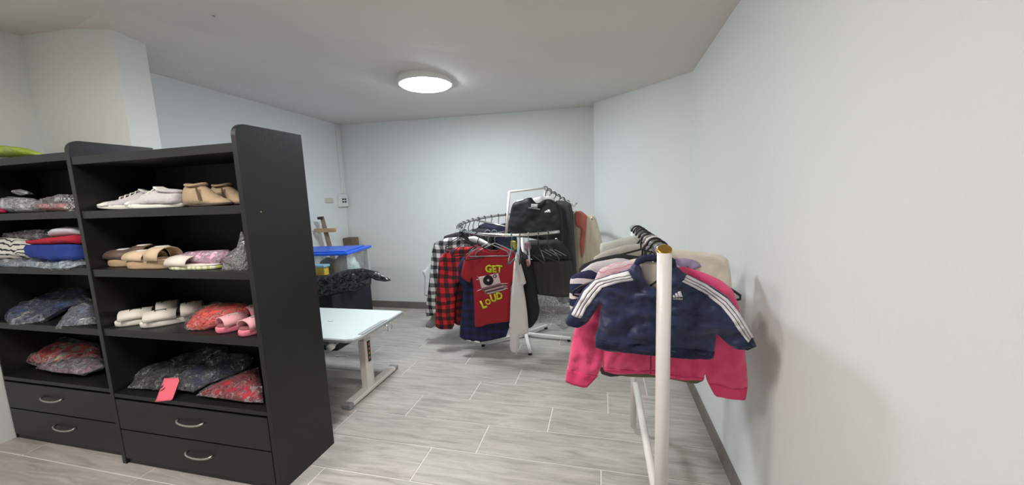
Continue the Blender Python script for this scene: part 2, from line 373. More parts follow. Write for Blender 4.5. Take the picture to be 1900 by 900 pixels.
# cable trunking, socket, switch
def lw(x, y, z0=-3.2): return at(x, y, 0, z0)
t = tag(obj('cable_trunking', bx((-3.199, 4.115, 1.49), (-3.178, 4.15, 2.335)), M_whitepl, bevel=.003), 'narrow white cable trunking running down the left wall to the socket', 'trunking')
a, b = lw(625, 372), lw(641, 372)
t = thing('wall_socket', 'white double socket box at the foot of the trunking on the left wall', 'socket', (-3.2, (a.y+b.y)/2, 1.40))
hy = (b.y-a.y)/2*.92
obj('socket_box', bx((0, -hy, -.075), (.045, hy, .075)), M_whitepl, t, bevel=.004)
for s in (-1, 1):
    for q in (-1, 1): obj('outlet', bx((.044, s*hy*.3-.016, q*.016-.01), (.047, s*hy*.3+.016, q*.016+.01)), M_blackpl, t)
p = lw(610, 372); tag(obj('wall_plate', bx((-3.199, p.y-.06, p.z-.028), (-3.186, p.y+.06, p.z+.028)), mat('aged ivory plastic', rgb(200, 200, 180), .5, bump=.02), bevel=.003), 'ivory blank wall plate left of the white socket', 'wall plate')
p = lw(641, 400)
tag(obj('wall_cable', tube(B(), [(-3.19, 4.185, 1.31), (-3.19, 4.187, 1.0), (-3.19, 4.185, .15)], .004, 6), M_whitepl), 'thin white cable running down the room corner below the socket', 'cable')

# ------------------------------------------------------------------ bookcases
def side_panel_bm(x0, x1, y0, y1, h, R=.05):
    P = [(y0, 0), (y1, 0), (y1, h)]
    for k in range(7):
        a = PI/2+k/6*PI/2; P.append((y0+R+R*math.cos(a), h-R+R*math.sin(a)))
    return prism(B(), [(x0, y, z) for y, z in P], (x1-x0, 0, 0))
def handle(x, y, z, parent, tilt=0):
    pts = []
    for k in range(13):
        a = k/12*PI; pts.append((x-.085*math.cos(a), y-.026*max(0, math.sin(a))**.6, z-.012*math.sin(a)))
    bm = tube(B(), pts, .0055, 8, flat=1.0); return obj('handle', bm, M_steel, parent, smooth=True)
def bookcase(label, xl, xr, yf, yb, H, zt, shelves, deck, left_p, right_p, ndraw=2):
    t = thing('bookcase', label, 'bookcase', ((xl+xr)/2, (yf+yb)/2, 0))
    ox, oy = (xl+xr)/2, (yf+yb)/2
    def R(a, b): return ((a[0]-ox, a[1]-oy, a[2]), (b[0]-ox, b[1]-oy, b[2]))
    T = .028
    if left_p: obj('side_panel', side_panel_bm(xl-ox, xl+T-ox, yf-oy, yb-oy, H), M_lam, t, bevel=.002)
    if right_p: obj('side_panel', side_panel_bm(xr-T-ox, xr-ox, yf-oy, yb-oy, H), M_lam, t, bevel=.002)
    a, b = (xl+T if left_p else xl), (xr-T if right_p else xr); e = .001
    obj('back_panel', bx(*R((a+e, yb-.012, .06), (b-e, yb-.002, zt-.04))), M_lamshade, t)
    obj('top_board', bx(*R((a+e, yf+.004, zt-.04), (b-e, yb-.002, zt))), M_lam, t, bevel=.002)
    for z in shelves: obj('shelf', bx(*R((a+e, yf+.006, z-.038), (b-e, yb-.013, z))), M_lam, t, bevel=.002)
    obj('deck', bx(*R((a+e, yf+.002, deck-.022), (b-e, yb-.013, deck))), M_lam, t, bevel=.002)
    hz = (deck-.03)/2; xm = (a+b)/2-ox
    for i in range(ndraw):
        z0, z1 = .035+i*(deck-.062)/2, .035+(i+1)*(deck-.062)/2-.006
        d = obj('drawer', bx(*R((a+.004, yf+.0, z0), (b-.004, yf+.018, z1))), M_lam, t, bevel=.003)
        d.data.materials[0] = M_lam
        hx = HX[len(HX)-1 if False else 0]
        handle(xm+DX[i], yf-oy-.0, z0+(z1-z0)*.62, d)
    obj('plinth', bx(*R((a+e, yf+.012, 0), (b-e, yf+.028, .034))), M_lam, t)
    return t
HX = [0]; DX = [.02, .0]
XL, XM, XRR = -3.585, -2.60, -1.53
DX = [.045, .02]
rb = bookcase('tall black bookcase nearest the desk, with shoes on its shelves and a pink tag', XM, XRR, 1.33, 1.70, 1.75, 1.668, (1.397, 1.096, .777), .415, True, True)
bm = B(); lathe(bm, [(.004, 0), (.004, .0015), (.002, .002)], n=10)
sc = obj('screw', bm, mat('brass', (.6, .45, .2), .3, metal=1, bump=.02), rb); sc.rotation_euler = (0, PI/2, 0); pp = at(484, 393, 0, XRR); sc.location = (pp.x-rb.location.x, pp.y-rb.location.y, pp.z); tag(sc, 'tiny brass screw head on the black side')
DX = [.0, -.06]
lb = bookcase('black bookcase at the left edge, with bagged and folded clothes on its shelves', XL, XM-.001, 1.365, 1.70, 1.66, 1.70, (1.400, 1.094, .757), .413, False, False)
obj('side_panel', bx((XL-lb.location.x-.012, -.16, 0), (XL-lb.location.x-.001, .16, 1.70)), M_lam, lb)

# ------------------------------------------------------------------ soft goods: bags and bundles on the shelves
def cm(name, c, **k): return mat(name, c, k.pop('rough', .85), bump=k.pop('bump', .25), bscale=k.pop('bscale', 45), **k)
def bundle(name, label, cat, pts, y, z, lean, m, T=.03, bag=None, seed=0, step=.016, fold=.01, group=None, fk=(16, 16), ramp=.035, inner=None):
    """soft bundle: outline from the photo put on a plane leaning back from (y, z)"""
    pl = Plane(y, z=z, lean=lean); P = pl.poly(pts)
    cx = sum(p[0] for p in P)/len(P); cv = min(p[1] for p in P); pl.p = pl.p+pl.e1*cx+pl.e2*cv; P = [(a-cx, b-cv) for a, b in P]
    if bag is None and inner is None:
        c = Cloth(P, T, ramp, fold, fk, .004, seed, step); o = c.build(name, pl, m); tag(o, label, cat, group); return o, c, pl
    t = thing(name, label, cat, tuple(pl.p), group); t.matrix_basis = Matrix.Translation(pl.p); bpy.context.view_layer.update()
    C0 = None
    IP = P if inner is None else [(a-cx, b-cv) for a, b in [(u, v) for u, v in [tuple(q) for q in Plane(y, z=z, lean=lean).poly(inner)]]]
    c = Cloth(IP, T, ramp, fold, fk, .004, seed, step); c.build('cloth', pl, m, t)
    g = Vector((sum(p[0] for p in P)/len(P), sum(p[1] for p in P)/len(P)))
    b = Cloth([tuple(g+(Vector(p)-g)*1.05) for p in P], T+.006, ramp*1.3, fold*1.5, (fk[0]*1.8, fk[1]*1.8), .004, seed, step*.75, rnd=False)
    o = b.build('plastic_bag', pl, bag, t, smooth=False); tag(o, 'crinkled clear plastic bag'); return t, c, pl

M_navycl = cm('dark navy cloth', rgb(56, 58, 80)); M_charc = cm('charcoal cloth', rgb(30, 32, 33)); M_redb = cm('bagged crimson cloth', rgb(170, 45, 62), var=.25, vscale=14)
M_coral = cm('coral cloth', rgb(245, 92, 84), var=.08); M_jeans = cm('denim blue cloth', rgb(62, 80, 120), var=.25, vscale=20)
M_multi = cm('coral print cloth', rgb(235, 110, 100), var=.5, vscale=12)
def ramp_cloth(name, cols, sc=7):
    m = bpy.data.materials.new(name); m.use_nodes = True; nt = m.node_tree; b = nt.nodes['Principled BSDF']; b.inputs['Roughness'].default_value = .85
    tc = nt.nodes.new('ShaderNodeTexCoord'); n = nt.nodes.new('ShaderNodeTexNoise'); n.inputs['Scale'].default_value = sc; n.inputs['Detail'].default_value = 2; n.inputs['Distortion'].default_value = 1.5; nt.links.new(tc.outputs['Object'], n.inputs[0])
    r = nt.nodes.new('ShaderNodeValToRGB'); r.color_ramp.interpolation = 'CONSTANT'; e = r.color_ramp.elements
    e[0].position = 0; e[0].color = (*cols[0], 1); e[1].position = .38; e[1].color = (*cols[1], 1)
    for k, c in enumerate(cols[2:]): x = e.new(.38+.30*(k+1)/(len(cols)-1)); x.color = (*c, 1)
    nt.links.new(n.outputs[0], r.inputs[0]); nt.links.new(r.outputs[0], b.inputs['Base Color']); return m
M_multi = ramp_cloth('coral print cloth', [rgb(190, 205, 175), rgb(240, 110, 95), rgb(240, 80, 110), rgb(235, 190, 190), rgb(235, 90, 70), rgb(170, 40, 60)])
BK = 'bundle'
bundle('bagged_clothes', 'long charcoal garment in a clear bag on the lowest shelf, behind the pink tag', BK, [(232, 697), (262, 684), (330, 664), (385, 645), (418, 647), (420, 662), (395, 672), (345, 690), (335, 712), (300, 722), (270, 720), (240, 718), (255, 705)], 1.40, .435, (.22, .09), M_charc, .016, M_film, 1)
bundle('bagged_clothes', 'dark navy garment in a clear bag between the pink tag and the crimson bag', BK, [(333, 722), (336, 705), (352, 685), (392, 676), (425, 657), (468, 662), (462, 680), (430, 696), (385, 712), (360, 726)], 1.37, .435, (.22, .09), M_navycl, .024, M_film, 2)
bundle('bagged_clothes', 'crimson garment in a clear bag at the right end of the lowest shelf', BK, [(367, 733), (395, 716), (440, 697), (478, 684), (484, 715), (486, 746), (452, 744), (405, 738)], 1.355, .43, (.22, .08), M_redb, .014, M_film, 3)
bundle('bagged_clothes', 'coral and pink printed garment in a clear bag on the lowest left shelf', BK, [(30, 655), (50, 640), (95, 627), (140, 630), (184, 640), (190, 662), (188, 682), (150, 691), (100, 688), (62, 676), (45, 668)], 1.40, .43, (.22, .085), M_multi, .02, M_film, 4, inner=[(34, 656), (60, 643), (100, 633), (184, 642), (186, 664), (140, 670), (90, 680), (50, 668)])
bundle('bagged_clothes', 'pale mauve garment in a clear bag under the coral one on the lowest left shelf', BK, [(68, 683), (110, 664), (184, 664), (192, 680), (150, 694), (100, 690)], 1.372, .43, (.2, .06), cm('mauve cloth', rgb(176, 140, 158), var=.3, vscale=10), .014, M_film, 5)
bundle('bagged_clothes', 'dark blue denim in a clear bag on the third left shelf', BK, [(18, 563), (30, 560), (75, 550), (100, 536), (165, 535), (170, 560), (120, 570), (75, 596), (20, 600), (12, 590)], 1.41, .775, (.2, .06), M_jeans, .022, M_film, 6)
bundle('bagged_clothes', 'grey-blue folded garment in a cloudy bag over the edge of the third left shelf', BK, [(105, 610), (118, 590), (135, 572), (172, 562), (176, 590), (178, 600), (140, 604)], 1.365, .745, (.12, .05), cm('grey blue cloth', rgb(120, 130, 150)), .014, M_film2, 7)
M_red = cm('red cloth', rgb(175, 28, 52)); M_blue = cm('royal blue cloth', rgb(28, 52, 130), var=.12, vscale=10)
bundle('folded_clothes', 'white and black striped folded top at the left end of the second shelf', 'clothes', [(-25, 446), (10, 441), (45, 441), (66, 450), (67, 478), (20, 482), (-25, 480)], 1.43, 1.118, (.04, .1), stripes('black white stripes', rgb(222, 218, 208), (.02, .018, .02), .025, .68, 2, wob=.02), .05, None, 8, ramp=.02)
bundle('folded_clothes', 'royal blue folded garment under the red one', 'clothes', [(64, 452), (110, 452), (152, 450), (158, 484), (110, 486), (66, 479)], 1.42, 1.118, (.02, .1), M_blue, .05, None, 9, ramp=.02)
bundle('folded_clothes', 'crimson red folded garment on top of the royal blue one', 'clothes', [(63, 446), (100, 440), (150, 435), (152, 453), (105, 455), (64, 455)], 1.42, 1.17, (.02, .1), M_red, .05, None, 10, ramp=.02)
bundle('folded_clothes', 'white folded cloth on top of the red one', 'clothes', [(96, 439), (104, 428), (122, 420), (148, 422), (150, 436), (120, 438)], 1.44, 1.2, (.02, .1), cm('pale lilac white cloth', rgb(205, 203, 212)), .04, None, 11, ramp=.02)
bundle('bagged_clothes', 'flat taupe garment in a cloudy bag on top of the striped one', BK, [(5, 441), (30, 432), (60, 427), (95, 426), (96, 440), (60, 447), (30, 444)], 1.46, 1.19, (.04, .08), cm('taupe cloth', rgb(130, 120, 122)), .02, M_film2, 12, ramp=.015)
bundle('bagged_clothes', 'thin pale blue sheet in a cloudy bag under the striped and blue folded clothes', BK, [(-20, 480), (40, 480), (100, 481), (155, 484), (160, 490), (120, 498), (40, 494), (-20, 492)], 1.385, 1.1, (.12, .025), cm('pale blue cloth', rgb(170, 190, 210), var=.2), .014, M_film2, 13, ramp=.012)
bundle('bagged_clothes', 'white printed shoes in a cloudy bag on the top left shelf', BK, [(8, 392), (12, 372), (30, 366), (60, 368), (78, 378), (80, 392), (40, 394)], 1.42, 1.412, (.03, .1), cm('white grey print', rgb(200, 196, 205), var=.25, vscale=30), .035, M_film2, 14, ramp=.02)
bundle('bagged_clothes', 'silver grey pouch lying on the white shoes on the top left shelf', BK, [(25, 358), (38, 351), (52, 355), (50, 360), (38, 363)], 1.45, 1.48, (.03, .1), cm('silver cloth', rgb(185, 182, 192)), .02, M_film2, 15, ramp=.015)
bundle('folded_clothes', 'magenta folded garment at the far left of the top left shelf', 'clothes', [(-25, 380), (-5, 376), (10, 384), (9, 395), (-25, 395)], 1.40, 1.41, (.03, .1), cm('magenta cloth', rgb(200, 40, 95)), .03, None, 16, ramp=.015)
bundle('bagged_clothes', 'pink flat shoes in a clear bag on the top left shelf beside the divider', BK, [(74, 392), (78, 380), (100, 368), (128, 362), (137, 362), (138, 393), (100, 394)], 1.42, 1.41, (.03, .1), cm('salmon pink', rgb(222, 140, 140)), .04, M_film2, 17, ramp=.02, inner=[(74, 390), (80, 379), (136, 377), (136, 392)])
bundle('plastic_bag', 'lime green plastic bag lying on top of the left bookcase', 'bag', [(-20, 290), (-15, 275), (20, 272), (50, 275), (78, 284), (78, 290), (30, 292)], 1.48, 1.715, (.03, .1), mat('lime plastic', rgb(165, 185, 70), .3, bump=.8, bscale=40), .05, None, 18, ramp=.02)
tag(obj('flat_folder', bx((-3.02, 1.42, 1.701), (-2.70, 1.60, 1.712)), M_blackpl, bevel=.002), 'thin black folder on top of the left bookcase beside the lime bag', 'folder')
bundle('bagged_clothes', 'coral red garment in a clear bag behind the pink slides', BK, [(345, 608), (362, 590), (385, 572), (410, 565), (465, 567), (470, 578), (452, 592), (410, 600), (375, 612), (350, 612)], 1.42, .80, (.16, .08), M_coral, .028, M_film, 19)
bundle('bagged_clothes', 'pale lilac pink garment in a cloudy bag on the second shelf of shoes', BK, [(322, 488), (340, 473), (370, 466), (420, 464), (430, 480), (418, 494), (370, 493), (335, 492)], 1.43, 1.125, (.03, .1), cm('lilac pink cloth', rgb(218, 175, 196), var=.1), .045, M_film, 20, ramp=.025)
bundle('plastic_bag', 'empty clear plastic bag with a raised corner leaning on the bookcase side panel', 'bag', [(412, 505), (414, 480), (428, 466), (440, 458), (446, 430), (449, 430), (458, 480), (460, 510), (440, 508)], 1.375, 1.10, (.02, .2), M_film2, .012, None, 21, ramp=.02, fold=.006)
# pink paper tag
t = thing('price_tag', 'bright pink paper tag hanging over the front edge of the lowest shelf', 'tag', (-2.17, 1.33, .41))
pl = Plane(1.325, x=0, z=.418, lean=(.1, .1)); P = pl.poly([(305, 702), (331, 701), (333, 706), (320, 741), (316, 743), (288, 746)])
c = Cloth(P, .0012, .01, 0, mid=.0015, step=.012, rnd=False, minT=.0008); o = c.build('paper', pl, mat('pink card', rgb(240, 106, 124), .7, bump=.05, bscale=40), t)
for k, (a, b) in enumerate([((294, 722), (302, 719)), ((298, 727), (305, 723))]):
    A, Bq = pl.uv(*a), pl.uv(*b); c.decal('ink_mark', [(A[0], A[1]), (Bq[0], Bq[1]), (Bq[0], Bq[1]+.012), (A[0], A[1]+.006)], mat('dark ink', (.02, .01, .02), .6, bump=.02), t, off=.001)

# ------------------------------------------------------------------ shoes
def foot_outline(L, W, n=26):
    P = []
    for k in range(n):
        a = 2*PI*k/n; x = math.cos(a); y = math.sin(a)
        wd = .5*W*(1+.16*x if x > 0 else 1-.12*abs(x))*(1-.18*math.exp(-((x+.1)/.35)**2))
        P.append((L/2*(1+x*1.0), wd*(abs(y)**.8)*(1 if y > 0 else -1)))
    return P
def sole(bm, L, W, z0, z1, rise=0, s=1.0):
    P = foot_outline(L, W); c = (L/2, 0)
    rows = []
    for z, k in ((z0, .95), (z0+(z1-z0)*.2, 1.0), (z1-(z1-z0)*.15, 1.0), (z1, .97)):
        rows.append([bm.verts.new((c[0]+(x-c[0])*k*s, y*k*s, z+rise*max(0, (x/L-.6))**2*6)) for x, y in P])
    for a, b in zip(rows, rows[1:]):
        for i in range(len(a)): bm.faces.new((a[i], a[(i+1) % len(a)], b[(i+1) % len(a)], b[i]))
    bm.faces.new(rows[0][::-1]); bm.faces.new(rows[-1]); return bm
def loft(bm, secs, n=14):
    """secs: (x, halfwidth, z0, z1) closed arches over the sole"""
    rows = []
    for x, hw, z0, z1 in secs:
        rows.append([bm.verts.new((x, hw*math.cos(PI*k/(n-1))*(1 if True else 1), z0+(z1-z0)*max(0, math.sin(PI*k/(n-1)))**.75)) for k in range(n)])
    for a, b in zip(rows, rows[1:]):
        for i in range(n-1): bm.faces.new((a[i], a[i+1], b[i+1], b[i]))
        bm.faces.new((a[n-1], a[0], b[0], b[n-1]))
    bm.faces.new(rows[0]); bm.faces.new(rows[-1][::-1]); return bm
def strap(bm, x0, x1, hw, z0, h, th=.004, n=12, lean=0):
    for (xa, xb) in ((x0, x1),):
        rows = []
        for x, kk in ((xa, 0), ((xa+xb)/2, 1), (xb, 0)):
            for t_ in (0, 1):
                rows.append([bm.verts.new((x+lean*math.sin(PI*k/(n-1)), (hw+t_*th)*math.cos(PI*k/(n-1)), z0+(h+t_*th+kk*.003)*max(0, math.sin(PI*k/(n-1)))**.7)) for k in range(n)])
        o = [rows[1], rows[3], rows[5]]; i_ = [rows[0], rows[2], rows[4]]
        for k in range(n-1):
            for a, b in ((o[0], o[1]), (o[1], o[2]), (i_[1], i_[0]), (i_[2], i_[1]), (i_[0], o[0]), (o[2], i_[2])): bm.faces.new((a[k], a[k+1], b[k+1], b[k]))
        for k in (0, n-1): bm.faces.new((o[0][k], o[1][k], o[2][k], i_[2][k], i_[1][k], i_[0][k]))
    return bm
def sneaker(label, loc, rz, L, group=None):
    t = thing('sneaker', label, 'shoe', loc, group, rz); W = L*.36
    wm = mat('white canvas', rgb(222, 219, 212), .8, bump=.2, bscale=90); gm = mat('greyish canvas', rgb(190, 184, 186), .85, bump=.3, bscale=70, var=.1, vscale=25)
    obj('sole', sole(B(), L, W, 0, .022, .012), mat('white rubber', rgb(226, 224, 214), .55, bump=.03), t, smooth=True)
    sec = [(.02*L, W*.2, .02, .062), (.06*L, W*.36, .02, .074), (.2*L, W*.42, .02, .078), (.36*L, W*.42, .02, .082), (.46*L, W*.42, .02, .088), (.6*L, W*.45, .02, .066), (.75*L, W*.47, .02, .05), (.88*L, W*.42, .021, .04), (.96*L, W*.26, .024, .032), (.99*L, W*.08, .026, .028)]
    obj('upper', loft(B(), sec), gm, t, smooth=True)
    obj('toe_cap', loft(B(), [(.8*L, W*.475, .02, .048), (.9*L, W*.42, .02, .042), (.97*L, W*.26, .022, .034), (1.0*L, W*.08, .024, .028)]), wm, t, smooth=True)
    ring_ = [(.23*L+.19*L*math.cos(2*PI*k/16), W*.27*math.sin(2*PI*k/16), .082+.008*math.cos(2*PI*k/16)) for k in range(16)]
    obj('collar', tube(B(), ring_, .008, 6, True), gm, t, smooth=True)
    bm = B(); prism(bm, [(.26*L, -W*.2, .072), (.26*L, W*.2, .072), (.44*L, W*.2, .095), (.44*L, -W*.2, .095)], (0, 0, .012)); obj('tongue', bm, wm, t, bevel=.004)
    for k in range(4):
        x = (.47+.07*k)*L; z = .083-.009*k
        obj('lace', tube(B(), [(x, -W*.26, z-.008), (x+.004, -W*.12, z+.008), (x-.004, 0, z+.012), (x+.004, W*.12, z+.008), (x, W*.26, z-.008)], .0035, 5), wm, t, smooth=True)
    return t
def sole_at(px_, py_, ax, val): return at(px_, py_, ax, val)
sneaker('white and grey lace-up sneaker at the left of the upper shelf, its toe furthest left', (-2.285, 1.575, 1.398), PI*1.19, .32, 'pair of white sneakers')
sneaker('white and grey lace-up sneaker next to the tan boots, in front of its pair', (-1.985, 1.41, 1.398), PI*1.01, .34, 'pair of white sneakers')
def boot(label, loc, rz, L, flip):
    t = thing('ankle_boot', label, 'boot', loc, 'pair of tan ankle boots', rz); W = L*.36; tm = mat('tan suede', rgb(168, 146, 118), .9, bump=.3, bscale=60, var=.12, vscale=14)
    obj('sole', sole(B(), L, W, 0, .012, .004), mat('dark brown rubber', rgb(70, 55, 48), .6, bump=.03), t, smooth=True)
    obj('upper', loft(B(), [(.01*L, W*.28, .01, .10), (.04*L, W*.38, .01, .104), (.25*L, W*.42, .01, .104), (.42*L, W*.42, .01, .098), (.5*L, W*.43, .01, .085), (.6*L, W*.45, .01, .062), (.75*L, W*.47, .01, .042), (.9*L, W*.34, .01, .03), (.985*L, W*.1, .01, .02)]), tm, t, smooth=True)
    ring_ = [(.24*L+.21*L*math.cos(2*PI*k/20), W*.34*math.sin(2*PI*k/20), .103+.004*math.cos(4*PI*k/20)) for k in range(20)]
    obj('cuff', tube(B(), ring_, .006, 6, True), tm, t, smooth=True)
    P = [(.22*L+.16*L*math.cos(2*PI*k/14), W*.24*math.sin(2*PI*k/14), .104) for k in range(14)]
    obj('opening', prism(B(), P, (0, 0, .002)), mat('dark boot lining', rgb(60, 45, 38), .9, bump=.1), t)
    bm = B(); prism(bm, [(.46*L, -W*.43, .03), (.54*L, -W*.445, .03), (.44*L, -W*.40, .088), (.40*L, -W*.39, .09)], (0, -.003, 0)); obj('elastic_gusset', bm, mat('brown elastic', rgb(96, 74, 58), .9, bump=.4, bscale=120), t)
    return t
boot('tan suede ankle boot in front, at the right end of the upper shoe shelf', (-1.945, 1.40, 1.398), .02, .25, 0)
boot('tan suede ankle boot behind, its pointed toe showing to the right of its pair', (-1.94, 1.53, 1.398), -.10, .27, 0)
def slide_(name, label, loc, rz, L, msole, mfoot, mstrap, h0, group, buckle=None, disc=None, cat='sandal', straps=2):
    t = thing(name, label, cat, loc, group, rz); W = L*.41
    obj('sole', sole(B(), L, W, 0, h0, .0), msole, t, smooth=True)
    obj('footbed', sole(B(), L*.97, W*.97, h0, h0+.007, 0), mfoot, t, smooth=True)
    xs = [(.48, .92, .040), (.12, .42, .060)][:straps]
    for k, (a, b, h) in enumerate(xs):
        s = obj('strap', strap(B(), a*L, b*L, W*.47, h0+.002, h), mstrap, t, smooth=True)
        if buckle:
            bm = B(); x0 = (a+b)/2*L; q = [(x0-.022, W*.36, h0+h*.80), (x0+.022, W*.36, h0+h*.80), (x0+.022, W*.08, h0+h+.010), (x0-.022, W*.08, h0+h+.010)]
            tube(bm, q, .003, 6, True); tube(bm, [q[0], q[3]], .002, 6); obj('buckle', bm, buckle, s, smooth=True)
        if disc:
            bm = lathe(B(), [(.03, 0), (.034, .002), (.026, .006)], ((a+b)/2*L, 0, h0+h+.004), 20); obj('ornament', bm, disc, s, smooth=True)
    return t
m_jute = mat('tan cork', rgb(188, 160, 128), .85, bump=.4, bscale=120, stretch=(1, 1, 8), var=.08, vscale=20)
m_jf = mat('pale footbed', rgb(206, 182, 152), .8, bump=.1); m_br = mat('brown leather', rgb(96, 76, 66), .6, bump=.15); m_disc = mat('pearl white disc', rgb(220, 215, 205), .35, bump=.1)
G1 = 'pair of tan platform sandals'
slide_('platform_sandal', 'tan cork platform sandal with brown straps, furthest left on the second shelf', (-2.30, 1.47, 1.097), PI*1.03, .30, m_jute, m_jf, m_br, .042, G1, disc=m_disc)
slide_('platform_sandal', 'tan cork platform sandal with white disc ornaments, right one of its pair', (-2.08, 1.40, 1.097), PI*1.0, .30, m_jute, m_jf, m_jf, .042, G1, disc=m_disc)
m_ws = mat('white foam', rgb(232, 226, 216), .6, bump=.05); m_wf = mat('grey footbed line', rgb(120, 108, 100), .8, bump=.1); m_wst = mat('off white leather', rgb(224, 215, 205), .55, bump=.1, bscale=30)
G2 = 'pair of white buckled slides'
slide_('buckled_slide', 'off-white two-strap slide with square buckles, furthest left on the third shelf', (-2.35, 1.60, .778), 4.00, .30, m_ws, m_wf, m_wst, .030, G2, buckle=mat('dark buckle', (.12, .11, .10), .3, metal=1, bump=.02))
slide_('buckled_slide', 'off-white two-strap slide with square buckles, in front beside the coral bag', (-2.17, 1.60, .778), 3.97, .30, m_ws, m_wf, m_wst, .030, G2, buckle=mat('dark buckle', (.12, .11, .10), .3, metal=1, bump=.02))
m_ps = mat('pink foam', rgb(232, 130, 150), .6, bump=.05); m_pf = mat('dusky pink footbed', rgb(150, 90, 96), .8, bump=.1); m_pst = mat('pale pink leather', rgb(232, 168, 176), .55, bump=.1)
G3 = 'pair of pink slides'
slide_('pink_slide', 'pink two-strap slide in front of the coral bag on the third shelf', (-1.765, 1.59, .778), -PI*.60, .24, m_ps, m_pf, m_pst, .030, G3, buckle=m_disc)
slide_('pink_slide', 'pink two-strap slide hard against the bookcase side panel', (-1.635, 1.58, .778), -PI*.55, .24, m_ps, m_pf, m_pst, .030, G3, buckle=m_disc)
slide_('flat_slide', 'white and lime striped flat slide lying under the lilac bag', (-1.80, 1.40, 1.097), PI*1.0, .30, stripes('lime white sole', rgb(225, 222, 208), rgb(190, 200, 120), .03, .6, 0), m_wst, m_wst, .018, None, straps=1)

# ------------------------------------------------------------------ desk
M_top = mat('white desk laminate', rgb(226, 236, 234), .3, bump=.01); M_edge = mat('grey desk edge', rgb(168, 172, 172), .5, bump=.02)
zt = .50
t = thing('desk', 'white height-adjustable child desk half hidden behind the bookcase', 'desk', (-1.95, 2.3, 0))
def D(x, y, z): return (x+1.95, y-2.3, z)
A = [at(x, y, 2, zt) for x, y in ((742, 577), (650, 632))]
xr = -1.565; y0, y1 = 2.0, 2.63
P = [(-2.62, y0), (xr-.07, y0), (xr-.025, y0+.015), (xr, y0+.06), (xr, y1-.02), (xr-.015, y1), (-2.62, y1)]
obj('tabletop', prism(B(), [D(x, y, zt-.022) for x, y in P], (0, 0, .02)), M_edge, t, bevel=.005)
P2 = [(-2.61, y0+.012), (xr-.08, y0+.012), (xr-.035, y0+.03), (xr-.012, y0+.07), (xr-.012, y1-.03), (xr-.025, y1-.012), (-2.61, y1-.012)]
obj('top_surface', prism(B(), [D(x, y, zt-.002) for x, y in P2], (0, 0, .0025)), M_top, t)
obj('side_rail', prism(B(), [D(xr-.045, y0+.10, zt-.001), D(xr-.008, y0+.10, zt-.001), D(xr-.008, y0+.40, zt-.001), D(xr-.045, y0+.38, zt-.001)], (0, 0, .006)), M_edge, t, bevel=.003)
cx, cy = -1.69, 2.27
obj('column', bx(D(cx-.028, cy-.04, .03), D(cx+.028, cy+.04, .40)), M_wmetal, t, bevel=.006)
obj('inner_column', bx(D(cx-.02, cy-.03, .38), D(cx+.02, cy+.03, .462)), M_wmetal, t, bevel=.004)
obj('height_scale', bx(D(cx+.028, cy-.015, .23), D(cx+.031, cy+.018, .385)), M_blackpl, t, bevel=.001)
for k in range(4): obj('scale_mark', bx(D(cx+.031, cy-.008, .25+.034*k), D(cx+.0325, cy+.010, .268+.034*k)), mat('orange mark', rgb(190, 120, 90), .5, bump=.02), t)
obj('foot', bx(D(cx-.035, 2.03, .006), D(cx+.035, 2.60, .036)), M_wmetal, t, bevel=.008)
for yy in (2.01, 2.58): obj('foot_cap', bx(D(cx-.037, yy, .0), D(cx+.037, yy+.045, .038)), M_greypl, t, bevel=.008)
obj('crossbar', bx(D(-2.5, cy+.01, .075), D(cx-.028, cy+.035, .125)), M_wmetal, t, bevel=.004)
for xx in (-2.5,):
    obj('column', bx(D(xx-.028, cy-.04, .03), D(xx+.028, cy+.04, .462)), M_wmetal, t, bevel=.006); obj('foot', bx(D(xx-.035, 2.03, .006), D(xx+.035, 2.60, .036)), M_wmetal, t, bevel=.008)
obj('support_bracket', bx(D(cx-.10, y0+.08, .458), D(cx+.06, y1-.12, .478)), M_greypl, t, bevel=.004)
obj('crank_knob', tube(B(), [D(-1.76, 1.995, .44), D(-1.76, 2.03, .44), D(-1.76, 2.05, .44)], [.022, .022, .012], 14), M_whitepl, t, smooth=True)
obj('crank_rod', tube(B(), [D(-1.76, 2.05, .44), D(-1.74, 2.12, .46)], .008, 8), M_greypl, t, smooth=True)
for yy in (2.36, 2.41): obj('hook', tube(B(), [D(xr-.02, yy, .478), D(xr+.012, yy, .47), D(xr+.02, yy, .445), D(xr+.01, yy+.005, .43)], .004, 6), M_chrome, t, smooth=True)
obj('drawer_tray', bx(D(-2.45, y0+.05, .43), D(-1.80, y0+.40, .474)), M_greypl, t, bevel=.004)
p = at(612, 597, 2, zt)
tag(obj('desk_sticker', tube(B(), [(p.x-.03, p.y+.01, zt+.002), (p.x, p.y, zt+.002), (p.x+.02, p.y+.012, zt+.002)], .0015, 5), M_greypl), 'short grey cord end lying on the white desk top', 'cord')
p = at(635, 661, 2, .002)
tag(obj('floor_cable', tube(B(), [(p.x-.06, p.y-.01, .006), (p.x, p.y+.01, .006), (p.x+.06, p.y, .006)], .005, 6), M_whitepl), 'short white cable end on the floor under the desk', 'cable')

